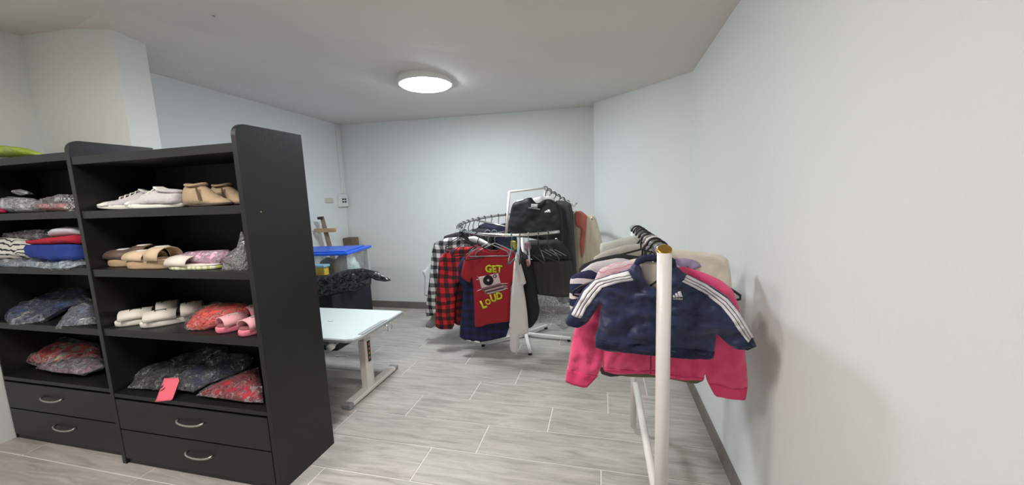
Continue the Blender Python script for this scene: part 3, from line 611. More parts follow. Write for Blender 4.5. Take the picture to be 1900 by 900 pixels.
# ------------------------------------------------------------------ black box, bag, storage box, easel
M_bag = mat('black bin liner', (.014, .015, .018), .22, bump=1, bscale=22, spec=.6)
tag(obj('black_box', bx((-3.12, 2.86, 0), (-2.43, 3.46, .60)), mat('black fabric box', (.008, .010, .014), .7, bump=.1), bevel=.012), 'large black box on the floor behind the desk, under the bin liner', 'box')
pl = Plane(2.80, z=0, yaw=0)
P = pl.poly([(575, 512), (600, 511), (630, 505), (645, 500), (670, 498), (700, 504), (716, 514), (725, 521), (715, 523), (697, 520), (688, 516), (688, 528), (672, 532), (655, 541), (630, 545), (610, 550), (575, 552)])
c = Cloth(P, .03, .05, .03, (22, 26), .01, 31, .013, rnd=False, minT=.002); o = c.build('bin_liner', pl, M_bag); tag(o, 'crumpled glossy black bin liner draped over the large black box, its corner pointing right', 'bag')
LZ = .93
obt = thing('storage_box', 'clear plastic storage box with bright blue lid on the black box', 'box', (-2.31, 2.96, .603), rz=.16)
M_clear = film('clear rigid plastic', (.75, .8, .82), .3, .12, 1.5, .02)
bm = B(); W_, D_, H_ = -.72, .46, .30
for (a, b) in (((W_, 0, 0), (0, .004, H_)), ((W_, D_-.004, 0), (0, D_, H_)), ((-.004, .004, 0), (0, D_-.004, H_)), ((W_, .004, 0), (W_+.004, D_-.004, H_)), ((W_+.004, .004, 0), (-.004, D_-.004, .004))): box(bm, a, b)
obj('tub', bm, M_clear, obt)
M_blid = mat('blue plastic lid', rgb(24, 92, 215), .35, bump=.02)
obj('lid', bx((W_-.02, -.02, H_-.006), (.02, D_+.02, H_+.02)), M_blid, obt, bevel=.008)
obj('lid_panel', bx((W_+.03, .03, H_+.018), (-.03, D_-.03, H_+.03)), M_blid, obt, bevel=.006)
def blob(name, label, cat, x, y, r, m, seed):
    c = at(x, y, 1, 3.08); bm = B(); bmesh.ops.create_icosphere(bm, subdivisions=3, radius=1)
    for v in bm.verts:
        n = noise.noise(v.co*2.2+Vector((seed, 0, 0))); v.co = Vector((v.co.x*r[0], v.co.y*r[1], v.co.z*r[2]))*(1+.25*n)
    return tag(obj(name, bm, m, smooth=True, loc=(c.x, c.y, .612+r[2])), label, cat)
blob('cloth_bundle', 'pale green-grey cloth bundle inside the clear storage box, right', 'cloth', 652, 490, (.08, .07, .12), cm('sage grey cloth', rgb(165, 178, 172)), 1)
blob('cloth_bundle', 'cream cloth bundle inside the clear storage box, middle', 'cloth', 633, 490, (.07, .07, .13), cm('cream cloth', rgb(196, 182, 168), var=.2), 2)
blob('cloth_bundle', 'brown cloth bundle inside the clear storage box, left', 'cloth', 608, 490, (.09, .08, .12), cm('brown cloth', rgb(92, 78, 66), var=.3), 3)
t = thing('small_tub', 'small tub with yellow side and pale blue lid left of the storage box', 'box', (-2.50, 2.845, .602))
obj('tub_body', bx((-.12, 0, 0), (.03, .06, .20)), mat('yellow plastic', rgb(205, 180, 70), .5, bump=.05, var=.2), t, bevel=.006)
obj('tub_lid', bx((-.13, -.01, .20), (.04, .07, .222)), mat('pale blue plastic', rgb(140, 180, 200), .5, bump=.02), t, bevel=.004)
M_pine = mat('pale pine', rgb(176, 150, 112), .65, bump=.1, var=.12, vscale=6, stretch=(1, 1, 8)); M_grw = mat('weathered wood', rgb(118, 102, 88), .7, bump=.1, var=.15)
t = thing('easel', 'wooden easel standing against the left wall behind the storage box', 'easel', (-2.95, 3.60, 0))
pl = Plane(3.60)
def E3(x, y, d=0): u, v = pl.uv(x, y); return (u+2.95, d, v)
def bar(p, q, r=.016): return tube(B(), [p, q], r, 4)
a = E3(597, 402); b = E3(609, 445)
d_ = Vector(b)-Vector(a); k = -(a[2]-.01)/d_.z
obj('mast', bar(a, tuple(Vector(a)+d_*(k*.99)), .028), M_grw, t, bevel=.003)
obj('leg', bar((a[0]-.02, .03, a[2]-.1), (a[0]+.02, .22, .03), .02), M_pine, t)
obj('crossbar', bx((E3(588, 427)[0], -.045, E3(600, 427)[2]-.022), (E3(626, 427)[0], -.018, E3(600, 427)[2]+.022)), M_pine, t, bevel=.003)
obj('mast_clip', bx((a[0]-.03, -.035, a[2]-.03), (a[0]+.03, -.02, a[2])), M_blackpl, t)
t = tag(obj('brown_block', bx((-3.19, 4.05, .56), (-3.06, 4.18, .93)), M_grw, bevel=.004), 'dark brown cardboard box upright in the far left corner behind the storage box', 'box')
tag(obj('corner_stool', bx((-3.19, 3.98, .0), (-3.02, 4.18, .559)), M_grw, bevel=.004), 'brown wooden stand in the corner under the cardboard box', 'stand')

# ------------------------------------------------------------------ hangers
def hanger_bm(w=.36, drop=.085, r=.0045, style=0):
    bm = B(); hk = []
    for k in range(13):
        a = -PI*.35+k/12*PI*1.33; hk.append((.022*math.cos(a), 0, .022*math.sin(a)))
    hook = [(0, 0, -.085), (0, 0, -.045), (.012, 0, -.028)]+hk[1:]
    tube(bm, hook, .0022 if style else .0036, 6)
    h = w/2
    if style == 0:
        P = [(0, 0, -.082), (h*.5, 0, -.082-drop*.42), (h*.9, 0, -.082-drop*.8), (h, 0, -.082-drop), (h*1.0, 0, -.082-drop-.014), (h*.93, 0, -.082-drop-.02), (-h*.93, 0, -.082-drop-.02), (-h, 0, -.082-drop-.014), (-h, 0, -.082-drop), (-h*.9, 0, -.082-drop*.8), (-h*.5, 0, -.082-drop*.42)]
        tube(bm, P, r, 6, True)
    else:
        tube(bm, [(-h, 0, -.1), (-h*.3, 0, -.09), (h*.3, 0, -.09), (h, 0, -.1)], .004, 6)
        for s in (-1, 1): box(bm, (s*h-.012, -.008, -.135), (s*h+.012, .008, -.09))
    return bm
_h = {}
HS = [1]
M_hgrey = mat('grey hanger plastic', rgb(140, 140, 142), .4, bump=.02); M_hwhite = mat('white hanger plastic', rgb(225, 222, 218), .4, bump=.02); M_teal = mat('teal hanger plastic', rgb(40, 120, 115), .4, bump=.02)
def hanger(label, loc, rz, kind='black', w=.36, group=None, style=0):
    key = (kind, w, style)
    m = {'black': M_blackpl, 'grey': M_hgrey, 'white': M_hwhite, 'teal': M_teal, 'clip': M_chrome}[kind]
    if key not in _h:
        o = obj('hanger', hanger_bm(w, style=style), m, smooth=True); _h[key] = o
    else:
        o = _h[key].copy(); COL.objects.link(o)
    o.location = loc; o.rotation_euler = (0, 0, rz); o.scale = (HS[0],)*3; tag(o, label, 'hanger', group); return o

# ------------------------------------------------------------------ near garment rack
RX0, RY0, RX1, RY1, RZ = .197, 1.30, .165, 2.12, 1.188
t = thing('garment_rack', 'white tubular garment rack along the right wall with a chrome rail', 'rack', (RX0, RY0, 0))
def Rk(x, y, z): return (x-RX0, y-RY0, z)
def rx(y): return RX0+(RX1-RX0)*(y-RY0)/(RY1-RY0)
obj('upright', tube(B(), [Rk(RX0, RY0, .03), Rk(RX0, RY0, .6), Rk(RX0, RY0, 1.190)], .0235, 20), M_wmetal, t, smooth=True)
obj('rail', tube(B(), [Rk(RX0, RY0+.01, RZ), Rk(RX1, RY1+.02, RZ)], .0215, 16), M_chrome, t, smooth=True)
obj('top_cap', tube(B(), [Rk(RX0, RY0+.006, 1.188), Rk(RX0, RY0-.003, 1.201), Rk(RX0, RY0-.004, 1.2025)], [.022, .0235, .021], 24), mat('brass end cap', (.50, .30, .07), .4, metal=1, bump=.1), t, smooth=False)
obj('rail_bracket', tube(B(), [Rk(RX0, RY0+.02, RZ), Rk(RX0, RY0+.055, RZ)], .0245, 16), M_chrome, t, smooth=True)
obj('upright', tube(B(), [Rk(RX1, RY1, .03), Rk(RX1, RY1, 1.178)], .0165, 16), M_wmetal, t, smooth=True)
obj('lower_rail', tube(B(), [Rk(RX0-.015, RY0, .30), Rk(RX1+.01, RY1, .30)], .0165, 16), M_wmetal, t, smooth=True)
for (x, y) in ((RX0, RY0),): obj('foot', tube(B(), [Rk(x-.14, y, .03), Rk(x+.17, y, .03)], .018, 12), M_wmetal, t, smooth=True)
HS[0] = 1.35
for i, (y, kd, w) in enumerate([(1.398, 'black', .24), (1.475, 'black', .30), (1.51, 'white', .34), (1.56, 'grey', .34), (1.62, 'black', .36), (1.70, 'black', .38), (1.80, 'black', .38), (1.90, 'black', .38), (1.98, 'black', .4)]):
    hanger(['black hanger inside the navy track jacket', 'black hanger inside the pink hoodie', 'white hanger second behind the pink hoodie', 'grey hanger third behind the pink hoodie', 'black hanger inside the olive top', 'black hanger inside the cream shirt', 'black hanger behind the cream shirt', 'black hanger holding the dark top on the near rack', 'furthest black hanger on the near chrome rail'][i],
           (rx(y), y, RZ-.002), random.uniform(-.15, .15)*(i > 2), kd, round(w/1.35, 2), 'hangers on the near rack')
HS[0] = 1

# navy track jacket
t = thing('track_jacket', 'navy track jacket with three white stripes down each sleeve, nearest on the right-hand rack', 'jacket', (rx(1.375), 1.375, .75))
t.matrix_basis = Matrix.Translation(t.location)
def Z7(u, v): return (1030+.4*u, 400+.4*v)
pl = Plane(1.375)
navy = cm('navy polyester', rgb(30, 40, 78), rough=.5, bump=.12, bscale=25, sheen=.2)
out = [Z7(*p) for p in [(372, 208), (340, 250), (255, 270), (180, 298), (130, 345), (95, 405), (60, 465), (44, 495), (60, 515), (108, 526), (150, 500), (196, 425), (213, 400), (203, 500), (186, 560), (184, 612), (250, 628), (320, 632), (400, 640), (460, 645), (600, 660), (736, 666), (742, 600), (744, 540), (790, 585), (832, 616), (880, 616), (932, 602), (912, 560), (878, 500), (850, 445), (800, 375), (740, 335), (660, 296), (600, 268), (550, 222), (525, 205), (515, 250), (505, 300), (482, 338), (450, 335), (425, 312), (408, 275), (398, 238), (385, 215)]]
c = Cloth(pl.poly(out), .014, .022, .024, (13, 26), .022, 41, .009); c.build('body', pl, navy, t)
navy2 = cm('navy rib knit', rgb(27, 36, 68), rough=.8, bump=.4, bscale=60, stretch=(12, 1, 1))
def Zp(pts): return pl.poly([Z7(*p) for p in pts])
c.decal('hem_band', Zp([(187, 566), (320, 585), (460, 598), (600, 612), (734, 620), (732, 660), (600, 655), (460, 640), (320, 627), (188, 607)]), navy2, t, off=.0012)
c.decal('cuff', Zp([(66, 470), (110, 490), (140, 495), (106, 520), (62, 510), (52, 495)]), navy2, t, off=.0012)
c.decal('cuff', Zp([(855, 572), (906, 563), (925, 598), (880, 610), (836, 610)]), navy2, t, off=.0012)
M_wst = mat('white stripe tape', rgb(236, 232, 236), .6, bump=.05)
Ls = ([(338, 252), (258, 270), (182, 300), (134, 350), (104, 405), (76, 455)], [(360, 288), (285, 303), (218, 326), (178, 378), (145, 426), (118, 474)])
Rs = ([(612, 275), (700, 318), (790, 378), (835, 430), (870, 490), (912, 556)], [(582, 300), (684, 355), (758, 410), (794, 455), (830, 510), (880, 572)])
for Oo, I in (Ls, Rs):
    for f0, f1 in ((0, .30), (.37, .63), (.70, 1)):
        a = [tuple(Vector(p).lerp(Vector(q), f0)) for p, q in zip(Oo, I)]; b = [tuple(Vector(p).lerp(Vector(q), f1)) for p, q in zip(Oo, I)]
        s = c.decal('sleeve_stripe', Zp(a+b[::-1]), M_wst, t, off=.0035, step=.009)
# collar, lining, zip, badge
pz = lambda x, y, wv: (lambda q: tuple(Vector((q[0]-t.location.x, pl.p.y-wv-t.location.y, q[1]-t.location.z))))(pl.uv(*Z7(x, y)))
obj('collar', tube(B(), [pz(372, 225, .012), pz(385, 213, 0), pz(420, 203, -.018), pz(470, 200, -.025), (pz(520, 200, -.02)), pz(545, 215, 0), pz(552, 235, .012)], [.007, .012, .014, .014, .014, .012, .007], 8, flat=1.0), navy2, t, smooth=True)
lin_ = Cloth(Zp([(395, 222), (420, 222), (520, 222), (525, 300), (490, 350), (440, 345), (405, 290)]), .002, .01, .0, mid=0, step=.012)
pl2 = Plane(1.398); lin_.P = [(u, v) for u, v in lin_.P]; lin_.build('lining', pl2, mat('beige lining', rgb(206, 196, 184), .8, bump=.1), t)
c.decal('zip', Zp([(486, 350), (494, 350), (496, 650), (488, 650)]), mat('dark zip', rgb(20, 24, 40), .4, bump=.3, bscale=150), t, off=.002)
u0, v0 = pl.uv(*Z7(538, 375)); sc_ = (pl.uv(*Z7(598, 375))[0]-u0)
bd = thing('badge', None, None); bpy.data.objects.remove(bd)
for k, (x0, x1, h) in enumerate([(.10, .26, .22), (.34, .52, .36), (.58, .82, .52)]):
    # three slanting bars of a mountain shape
    P = [(u0+sc_*(x0+.0), v0+.001), (u0+sc_*(x1+.04), v0+.001), (u0+sc_*(x1-.10*h-.06), v0+sc_*h), (u0+sc_*(x0-.16*h-.02), v0+sc_*(h*.82))]
    c.decal('badge_bar', P, M_wst, t, off=.003, step=.01)
c.text('badge_lettering', 'adidas', u0+sc_*.5, v0-.0055, .0115, -.06, M_wst, t, bold=.01, off=.003, wide=1.15)

# pink hoodie
t = thing('hoodie', 'bright pink zipped hoodie hanging right behind the navy jacket', 'hoodie', (rx(1.455), 1.455, .7)); t.matrix_basis = Matrix.Translation(t.location)
pl = Plane(1.455); pinkm = cm('bright pink fleece', rgb(240, 82, 132), rough=.9, bump=.2, bscale=70, sheen=.3)
out = [Z7(*p) for p in [(420, 262), (350, 255), (250, 285), (190, 320), (130, 400), (90, 525), (75, 600), (60, 690), (44, 768), (80, 785), (150, 790), (190, 750), (205, 722), (218, 690), (222, 600), (222, 718), (280, 735), (420, 738), (470, 748), (600, 765), (690, 772), (700, 740), (708, 775), (745, 845), (800, 850), (880, 855), (892, 785), (886, 700), (878, 620), (862, 500), (845, 410), (820, 340), (770, 300), (700, 268), (610, 238), (560, 240), (520, 300), (470, 310)]]
c = Cloth(pl.poly(out), .016, .025, .020, (18, 14), .014, 43, .011); c.build('body', pl, pinkm, t)
pinkr = cm('pink rib knit', rgb(236, 74, 124), rough=.9, bump=.4, bscale=50, stretch=(12, 1, 1))
def Zp(pts): return pl.poly([Z7(*p) for p in pts])
c.decal('cuff', Zp([(58, 705), (120, 712), (200, 735), (150, 782), (50, 768)]), pinkr, t, off=.002)
c.decal('cuff', Zp([(712, 775), (800, 790), (886, 790), (876, 848), (800, 842), (748, 838)]), pinkr, t, off=.002)
c.decal('hem_band', Zp([(226, 700), (420, 718), (600, 738), (692, 748), (688, 766), (600, 760), (420, 735), (228, 715)]), pinkr, t, off=.0015)
c.decal('zip', Zp([(440, 640), (446, 640), (447, 738), (441, 738)]), mat('dark red zip', rgb(150, 40, 70), .5, bump=.2), t, off=.002)
# those behind
def garment(name, label, cat, y, pts, m, T=.014, seed=0, fold=.006, fk=(14, 5), ramp=.03, yaw=0, x=0, step=.016, minT=.0015, group=None, mid=.008):
    pl = Plane(y, x=x, yaw=yaw); P = pl.poly(pts); cx = sum(p[0] for p in P)/len(P); cz = min(p[1] for p in P)
    pl.p = pl.p+pl.e1*cx+Vector((0, 0, cz)); P = [(a-cx, b-cz) for a, b in P]
    c = Cloth(P, T, ramp, fold, fk, mid, seed, step, minT=minT); o = c.build(name, pl, m); tag(o, label, cat, group); return o, c, pl
garment('pinstripe_shirt', 'white top with fine pink stripes behind the pink hoodie, its left shoulder showing', 'top', 1.52, [(1190, 505), (1210, 480), (1175, 483), (1140, 488), (1112, 500), (1098, 530), (1095, 600), (1118, 690), (1300, 695), (1330, 600), (1325, 540), (1270, 500), (1240, 490), (1220, 508)], stripes('pink pinstripe', rgb(226, 208, 214), rgb(205, 130, 150), .022, .88, 2, wob=.03), .012, 51)
garment('graphic_top', 'grey and white top under the striped one with a navy, red and white pattern', 'top', 1.585, [(1200, 490), (1150, 478), (1100, 487), (1075, 505), (1058, 545), (1060, 600), (1110, 640), (1300, 690), (1320, 560), (1260, 490), (1230, 500)], mat('grey white knit', rgb(205, 202, 205), .85, bump=.2, var=.06), .012, 52)
pl = Plane(1.585)
def patch(name, label, cat, y, pts, m, seed): return garment(name, label, cat, y, pts, m, .010, seed, fold=.003, ramp=.015)
patch('striped_sleeve_top', 'navy, white and red sleeve of a folded top left of the navy jacket', 'top', 1.553, [(1058, 515), (1072, 505), (1095, 500), (1110, 508), (1104, 530), (1085, 560), (1062, 585), (1056, 565)], stripes('navy white bands', rgb(30, 36, 70), rgb(225, 220, 225), .06, .62, 2, wob=.01), 53)
patch('scarlet_shirt', 'small red corner of a top below the navy and white sleeve', 'top', 1.57, [(1056, 548), (1066, 545), (1078, 552), (1070, 562), (1058, 562)], cm('scarlet cloth', rgb(205, 35, 50)), 54)
garment('olive_top', 'olive green top whose hem shows under the pink hoodie', 'top', 1.60, [(1200, 505), (1150, 520), (1130, 600), (1130, 690), (1150, 697), (1230, 702), (1290, 712), (1306, 706), (1310, 600), (1290, 530), (1250, 510)], cm('olive cloth', rgb(98, 102, 74)), .012, 55)
garment('black_trimmed_top', 'white top with a black hem corner below the left of the pink hoodie', 'top', 1.56, [(1180, 560), (1120, 600), (1113, 685), (1116, 693), (1135, 698), (1200, 690)], mat('black white cloth', rgb(60, 58, 58), .85, bump=.2, var=.3, vscale=3), .009, 56)
cr, cc, cpl = garment('cream_shirt', 'cream long-sleeved shirt with lilac print, its right shoulder behind the pink hoodie', 'shirt', 1.69, [(1215, 470), (1250, 462), (1300, 467), (1338, 473), (1352, 482), (1358, 520), (1362, 600), (1350, 660), (1300, 640), (1200, 640), (1130, 620), (1120, 520), (1135, 490), (1190, 478)], cm('cream cotton', rgb(236, 228, 214), bump=.2), .012, 57, fk=(16, 12), fold=.014)
t = cr
def Zc(pts): return [(lambda q: (q[0]-0, q[1]))(cpl.uv(*p)) for p in pts]
cc.decal('print', Zc([(1250, 478), (1268, 477), (1282, 480), (1296, 486), (1300, 494), (1284, 499), (1262, 497), (1248, 492)]), mat('lilac print', rgb(186, 168, 204), .85, bump=.1, var=.2, vscale=20), t, off=.003, rnd=True)
for k, (a, b) in enumerate([(1264, 496), (1272, 495), (1278, 498), (1284, 499), (1270, 501)]): cc.decal('print_leaf', Zc([(a-3, b), (a, b-3), (a+4, b-1), (a+1, b+2)]), mat('dark leaf print', rgb(60, 64, 48), .85, bump=.1), t, off=.0045)
garment('drooping_shirt', 'black top drooping from a hanger on the left of the near rack', 'top', 1.80, [(1185, 475), (1150, 470), (1110, 480), (1082, 490), (1073, 500), (1078, 560), (1100, 600), (1190, 600), (1250, 560), (1240, 490)], cm('black cloth', (.012, .012, .013)), .016, 58)
garment('beige_top', 'beige grey top on the far hangers of the near rack', 'top', 1.90, [(1190, 452), (1160, 455), (1120, 466), (1100, 478), (1100, 560), (1240, 560), (1250, 470), (1215, 458)], cm('beige grey cloth', rgb(186, 180, 170)), .018, 59)
garment('pale_top', 'pale grey top furthest back on the near rack', 'top', 2.0, [(1190, 432), (1165, 440), (1130, 448), (1112, 452), (1118, 520), (1230, 520), (1232, 450), (1210, 436)], cm('pale grey cloth', rgb(196, 198, 190)), .018, 60)
# hanger end that sticks out to the right
a = at(1360, 548, 1, 1.80); b = at(1381, 553, 1, 1.80); c_ = at(1372, 567, 1, 1.80)
HS[0] = 1.0
wide = obj('hanger', hanger_bm(.62, .115, .005), M_blackpl, smooth=True, loc=(rx(1.52), 1.52, RZ)); tag(wide, 'wide black hanger whose right end sticks out past the pink hoodie', 'hanger', 'hangers on the near rack')
hanger('long black hanger lying over the beige grey top, its left loop showing', (rx(1.85), 1.85, RZ+.01), -.06, 'black', .50, 'hangers on the near rack')
hanger('long black hanger above the drooping black top on the near rack', (rx(1.73), 1.73, RZ+.0), -.02, 'black', .46, 'hangers on the near rack')

# ------------------------------------------------------------------ round rack
CX, CY, RR = -.675, 3.30, .60
BXc, BYc = -.745, 3.45
def rp(deg, dr=0, dz=0):
    a = math.radians(deg); return (CX-(RR+dr)*math.sin(a), CY-(RR+dr)*math.cos(a), 1.095+.10*(1-math.cos(a))/2+dz)
t = thing('round_rack', 'round chrome clothes rack on a five-leg white star base', 'rack', (BXc, BYc, 0))
def Q(p): return (p[0]-BXc, p[1]-BYc, p[2])
obj('ring', tube(B(), [Q(rp(d)) for d in range(-36, 262, 6)], .0125, 12), M_chrome, t, smooth=True)
obj('post', tube(B(), [Q((BXc, BYc, .03)), Q((BXc, BYc, .6)), Q((BXc, BYc, 1.12))], .018, 12), M_wmetal, t, smooth=True)
for d in (20, 110, 200): e_ = rp(d); obj('spoke', tube(B(), [Q((BXc, BYc, 1.06)), Q((e_[0], e_[1], e_[2]))], .008, 8), M_chrome, t, smooth=True)
for k, (x, y) in enumerate([(-1.111, 3.163), (-.621, 3.037), (-.30, 3.40), (-.573, 3.718), (-1.05, 3.75)]):
    d = Vector((x-BXc, y-BYc, 0)); L = d.length; d /= L; n = Vector((-d.y, d.x, 0))*.016
    bm = B(); prism(bm, [-n+Vector((0, 0, .028)), n+Vector((0, 0, .028)), d*L+n+Vector((0, 0, .022)), d*L-n+Vector((0, 0, .022))], (0, 0, .02)); lg = obj('leg', bm, M_wmetal, t, bevel=.003)
    obj('rubber_foot', lathe(B(), [(.016, 0), (.018, .004), (.016, .022)], tuple(d*(L-.02)), 12), M_blackpl, lg)
# upper arm
def U(x, y, Y): p_ = at(x, y, 1, Y); return Q(tuple(p_))
UP = t
def V_(p): return p
a = V_(U(939, 440, 3.02)); b = V_(U(945, 356, 3.02)); c1 = V_(U(1012, 349, 3.30)); c2 = V_(U(1040, 365, 3.42)); c3 = V_(U(1066, 383, 3.52))
obj('upper_post', tube(B(), [a, b], .011, 8), M_wmetal, UP, smooth=True); obj('top_bar', tube(B(), [b, c1], .009, 8), M_wmetal, UP, smooth=True)
obj('sloping_rail', tube(B(), [c1, c2, c3, (c3[0]+.02, c3[1]+.02, c3[2]+.03)], .009, 8), M_chrome, UP, smooth=True); obj('brace', tube(B(), [c1, (c1[0]-.05, c1[1], 1.08)], .008, 8), M_wmetal, UP, smooth=True)
for i, k in enumerate((0, .12, .28, .42, .58, .75)):
    q = Vector(c1).lerp(Vector(c3), k); hanger(['black hanger at the top of the sloping arm', 'second black hanger down the sloping arm', 'third black hanger down the sloping arm', 'fourth black hanger down the sloping arm', 'fifth black hanger on the sloping arm, beside the cream blouse', 'lowest black hanger on the sloping arm'][i], (q.x+BXc, q.y+BYc, q.z-.006), .15+.1*i, 'black', .34, 'hangers on the sloping arm')
# hangers round the ring
kinds = {-25: 'black', -14: 'black', -6: 'black', 2: 'black', 10: 'teal', 18: 'grey', 26: 'black'}
ds = [-27, -20, -13, -7, -1, 5, 12, 20, 28, 37, 46, 55, 64, 73, 82, 91, 100, 108, 116, 124, 132, 140, 148, 157]
ORD = ['first', 'second', 'third', 'fourth', 'fifth', 'sixth', 'seventh', 'eighth', 'ninth', 'tenth', 'eleventh', 'twelfth']
cnt_ = {}
for i, d in enumerate(ds):
    if (22 < d < 70 and i % 2) or 4 < d < 22: continue
    p_ = rp(d); kd = 'black' if 24 < d else ['black', 'black', 'grey', 'black', 'teal', 'black', 'black', 'grey'][i % 8]
    side = 'front of the ring, counted from its free right end' if d < 25 else ('left bend of the ring, counted from the front' if d < 95 else 'back of the ring, counted from the left bend')
    n = cnt_.get((side, kd), 0); cnt_[(side, kd)] = n+1
    hanger('%s %s hanger on the %s' % (ORD[n], kd, side), (p_[0], p_[1], p_[2]-.006), math.radians(90-d)+random.uniform(-.15, .15), kd, .34 if d < 24 or d > 95 else .26, 'hangers on the '+side.split(',')[0])
def Z6(u, v): return (770+.3889*u, 330+.3889*v)
rpl = plaid('red buffalo plaid', rgb(205, 36, 48), (.014, .01, .012), rgb(118, 20, 30), .076)
bpl = plaid('black white buffalo plaid', rgb(214, 212, 210), (.012, .012, .014), rgb(110, 110, 112), .076)
bnp = plaid('navy plaid', rgb(26, 34, 84), rgb(20, 22, 44), rgb(24, 28, 64), .07)
SH = 'shirt'
garment('plaid_shirt', 'black and white checked shirt at the left end of the round rack', SH, 3.16, [(872, 446), (850, 440), (830, 441), (806, 450), (801, 470), (799, 500), (793, 548), (789, 575), (791, 588), (800, 586), (812, 583), (850, 590), (872, 500)], bpl, .02, 61, yaw=.12, x=-1.2)
garment('plaid_shirt', 'red and black checked shirt, the front one of two on the round rack', SH, 3.02, [(878, 458), (850, 458), (826, 466), (814, 480), (811, 520), (809, 560), (807, 606), (815, 611), (842, 611), (845, 560), (850, 520), (880, 500), (895, 465)], rpl, .022, 62, yaw=.1, x=-1.1)
garment('plaid_shirt', 'darker red and black checked shirt behind the front red checked one', SH, 3.08, [(890, 452), (865, 460), (848, 480), (840, 540), (840, 598), (850, 604), (862, 602), (885, 600), (905, 480)], plaid('dark red plaid', rgb(140, 24, 34), (.012, .01, .012), rgb(84, 14, 22), .074), .02, 63, yaw=.1, x=-1.1)
garment('navy_shirt', 'navy checked shirt hanging lowest behind the red T-shirt', SH, 2.955, [(930, 466), (885, 468), (860, 476), (850, 492), (851, 520), (860, 535), (858, 570), (854, 605), (853, 625), (862, 630), (880, 636), (905, 633), (944, 624), (948, 500)], bnp, .025, 64, yaw=.05, x=-.9)
o, c, pl = garment('navy_hem_stripe', None, None, 2.92, [(863, 626), (876, 631), (890, 634), (890, 637), (874, 634), (862, 629)], M_wst, .002, 65, step=.01, minT=.001); tag(o, 'thin pale shirt-tail edge under the navy shirt', 'shirt')
garment('grey_garment', 'grey sleeve end hanging lowest below the black and white checked shirt', 'top', 3.22, [(862, 446), (850, 442), (812, 460), (808, 540), (805, 560), (800, 590), (790, 601), (790, 607), (800, 609), (808, 604), (816, 590), (820, 560), (835, 500)], cm('mid grey cloth', rgb(140, 140, 140)), .016, 66)
garment('white_garment', 'white garment peeking out left of the black and white checked shirt', 'top', 3.45, [(783, 503), (790, 500), (803, 480), (815, 452), (860, 442), (862, 450), (826, 500), (806, 550), (796, 552), (787, 548), (788, 515)], cm('white cotton', rgb(214, 216, 218)), .012, 67)
garment('navy_shirt', 'plain dark navy shirt between the red checked shirts and the red T-shirt', SH, 2.99, [(900, 462), (870, 470), (855, 482), (850, 505), (858, 530), (862, 590), (880, 600), (905, 560)], cm('midnight navy cloth', rgb(28, 30, 66)), .018, 68, x=-.9)
# red T-shirt
pl = Plane(2.84, x=-.87); t = thing('t_shirt', 'red T-shirt with yellow-green lettering and a record player print, front of the round rack', 't-shirt', (-.87, 2.84, .5)); t.matrix_basis = Matrix.Translation(t.location)
out = [Z6(*p) for p in [(330, 330), (290, 342), (245, 362), (232, 400), (218, 470), (240, 490), (265, 500), (272, 470), (278, 520), (282, 600), (286, 712), (320, 708), (345, 698), (400, 692), (452, 684), (455, 600), (458, 500), (475, 500), (490, 470), (485, 400), (470, 350), (440, 335), (415, 328), (395, 345), (360, 345)]]
redt = cm('red jersey', rgb(160, 30, 44), bump=.1)
c = Cloth(pl.poly(out), .016, .022, .007, (14, 3), .006, 71, .012); c.build('body', pl, redt, t)
def Z(pts): return pl.poly([Z6(*p) for p in pts])
c.decal('neckband', Z([(325, 333), (332, 329), (362, 343), (395, 342), (414, 326), (420, 332), (398, 352), (360, 352)]), cm('dark red rib', rgb(120, 20, 34)), t, off=.001)
M_ylw = mat('yellow green print', rgb(200, 214, 40), .7, bump=.1)
PX = pl.uv(*Z6(101, 0))[0]-pl.uv(*Z6(100, 0))[0]
for ch, u, v, sz, rt in (('G', 355, 433, 44, -.05), ('E', 382, 434, 40, .04), ('T', 406, 434, 42, -.06), ('L', 330, 602, 48, .35), ('O', 352, 590, 34, .3), ('U', 378, 572, 44, .22), ('D', 406, 562, 42, .12)):
    a = pl.uv(*Z6(u, v)); c.text('print_letter', ch, a[0], a[1], sz*PX*1.05, rt, M_ylw, t, bold=.045, off=.004, wide=.9)
M_pw = mat('white print', rgb(216, 196, 198), .8, bump=.1); M_pb = mat('black print', rgb(28, 18, 22), .8, bump=.1); M_pg = mat('grey print', rgb(140, 110, 116), .8, bump=.1)
c.decal('print_record_player', Z([(308, 470), (400, 452), (412, 500), (322, 524)]), M_pw, t, off=.003)
def circ(u, v, r, n=16): return Z([(u+r*math.cos(2*PI*k/n), v+r*math.sin(2*PI*k/n)) for k in range(n)])
c.decal('print_record', circ(354, 486, 25), M_pb, t, off=.0045); c.decal('print_record_hole', circ(353, 486, 6, 8), M_pw, t, off=.006, step=.006); c.decal('print_knob', circ(385, 466, 9, 10), M_pb, t, off=.0045, step=.008); c.decal('print_knob', circ(385, 466, 5, 8), M_pw, t, off=.006, step=.006)
c.decal('print_player_base', Z([(322, 526), (412, 502), (445, 512), (440, 530), (360, 556), (340, 548)]), M_pg, t, off=.003)
for k in range(4): c.decal('print_line', Z([(330+k*6, 530+k*6), (418+k*5, 506+k*7), (419+k*5, 509+k*7), (331+k*6, 533+k*6)]), M_pw if k % 2 else M_pb, t, off=.005)
for a_, b_ in (((296, 482), (312, 478)), ((300, 535), (322, 526)), ((410, 500), (444, 500)), ((420, 522), (446, 524)), ((300, 462), (310, 480)), ((404, 448), (408, 460))): c.decal('print_line', Z([a_, b_, (b_[0]+1, b_[1]+3), (a_[0]+1, a_[1]+3)]), M_pw, t, off=.004)
p_ = at(921, 430, 1, 2.84)
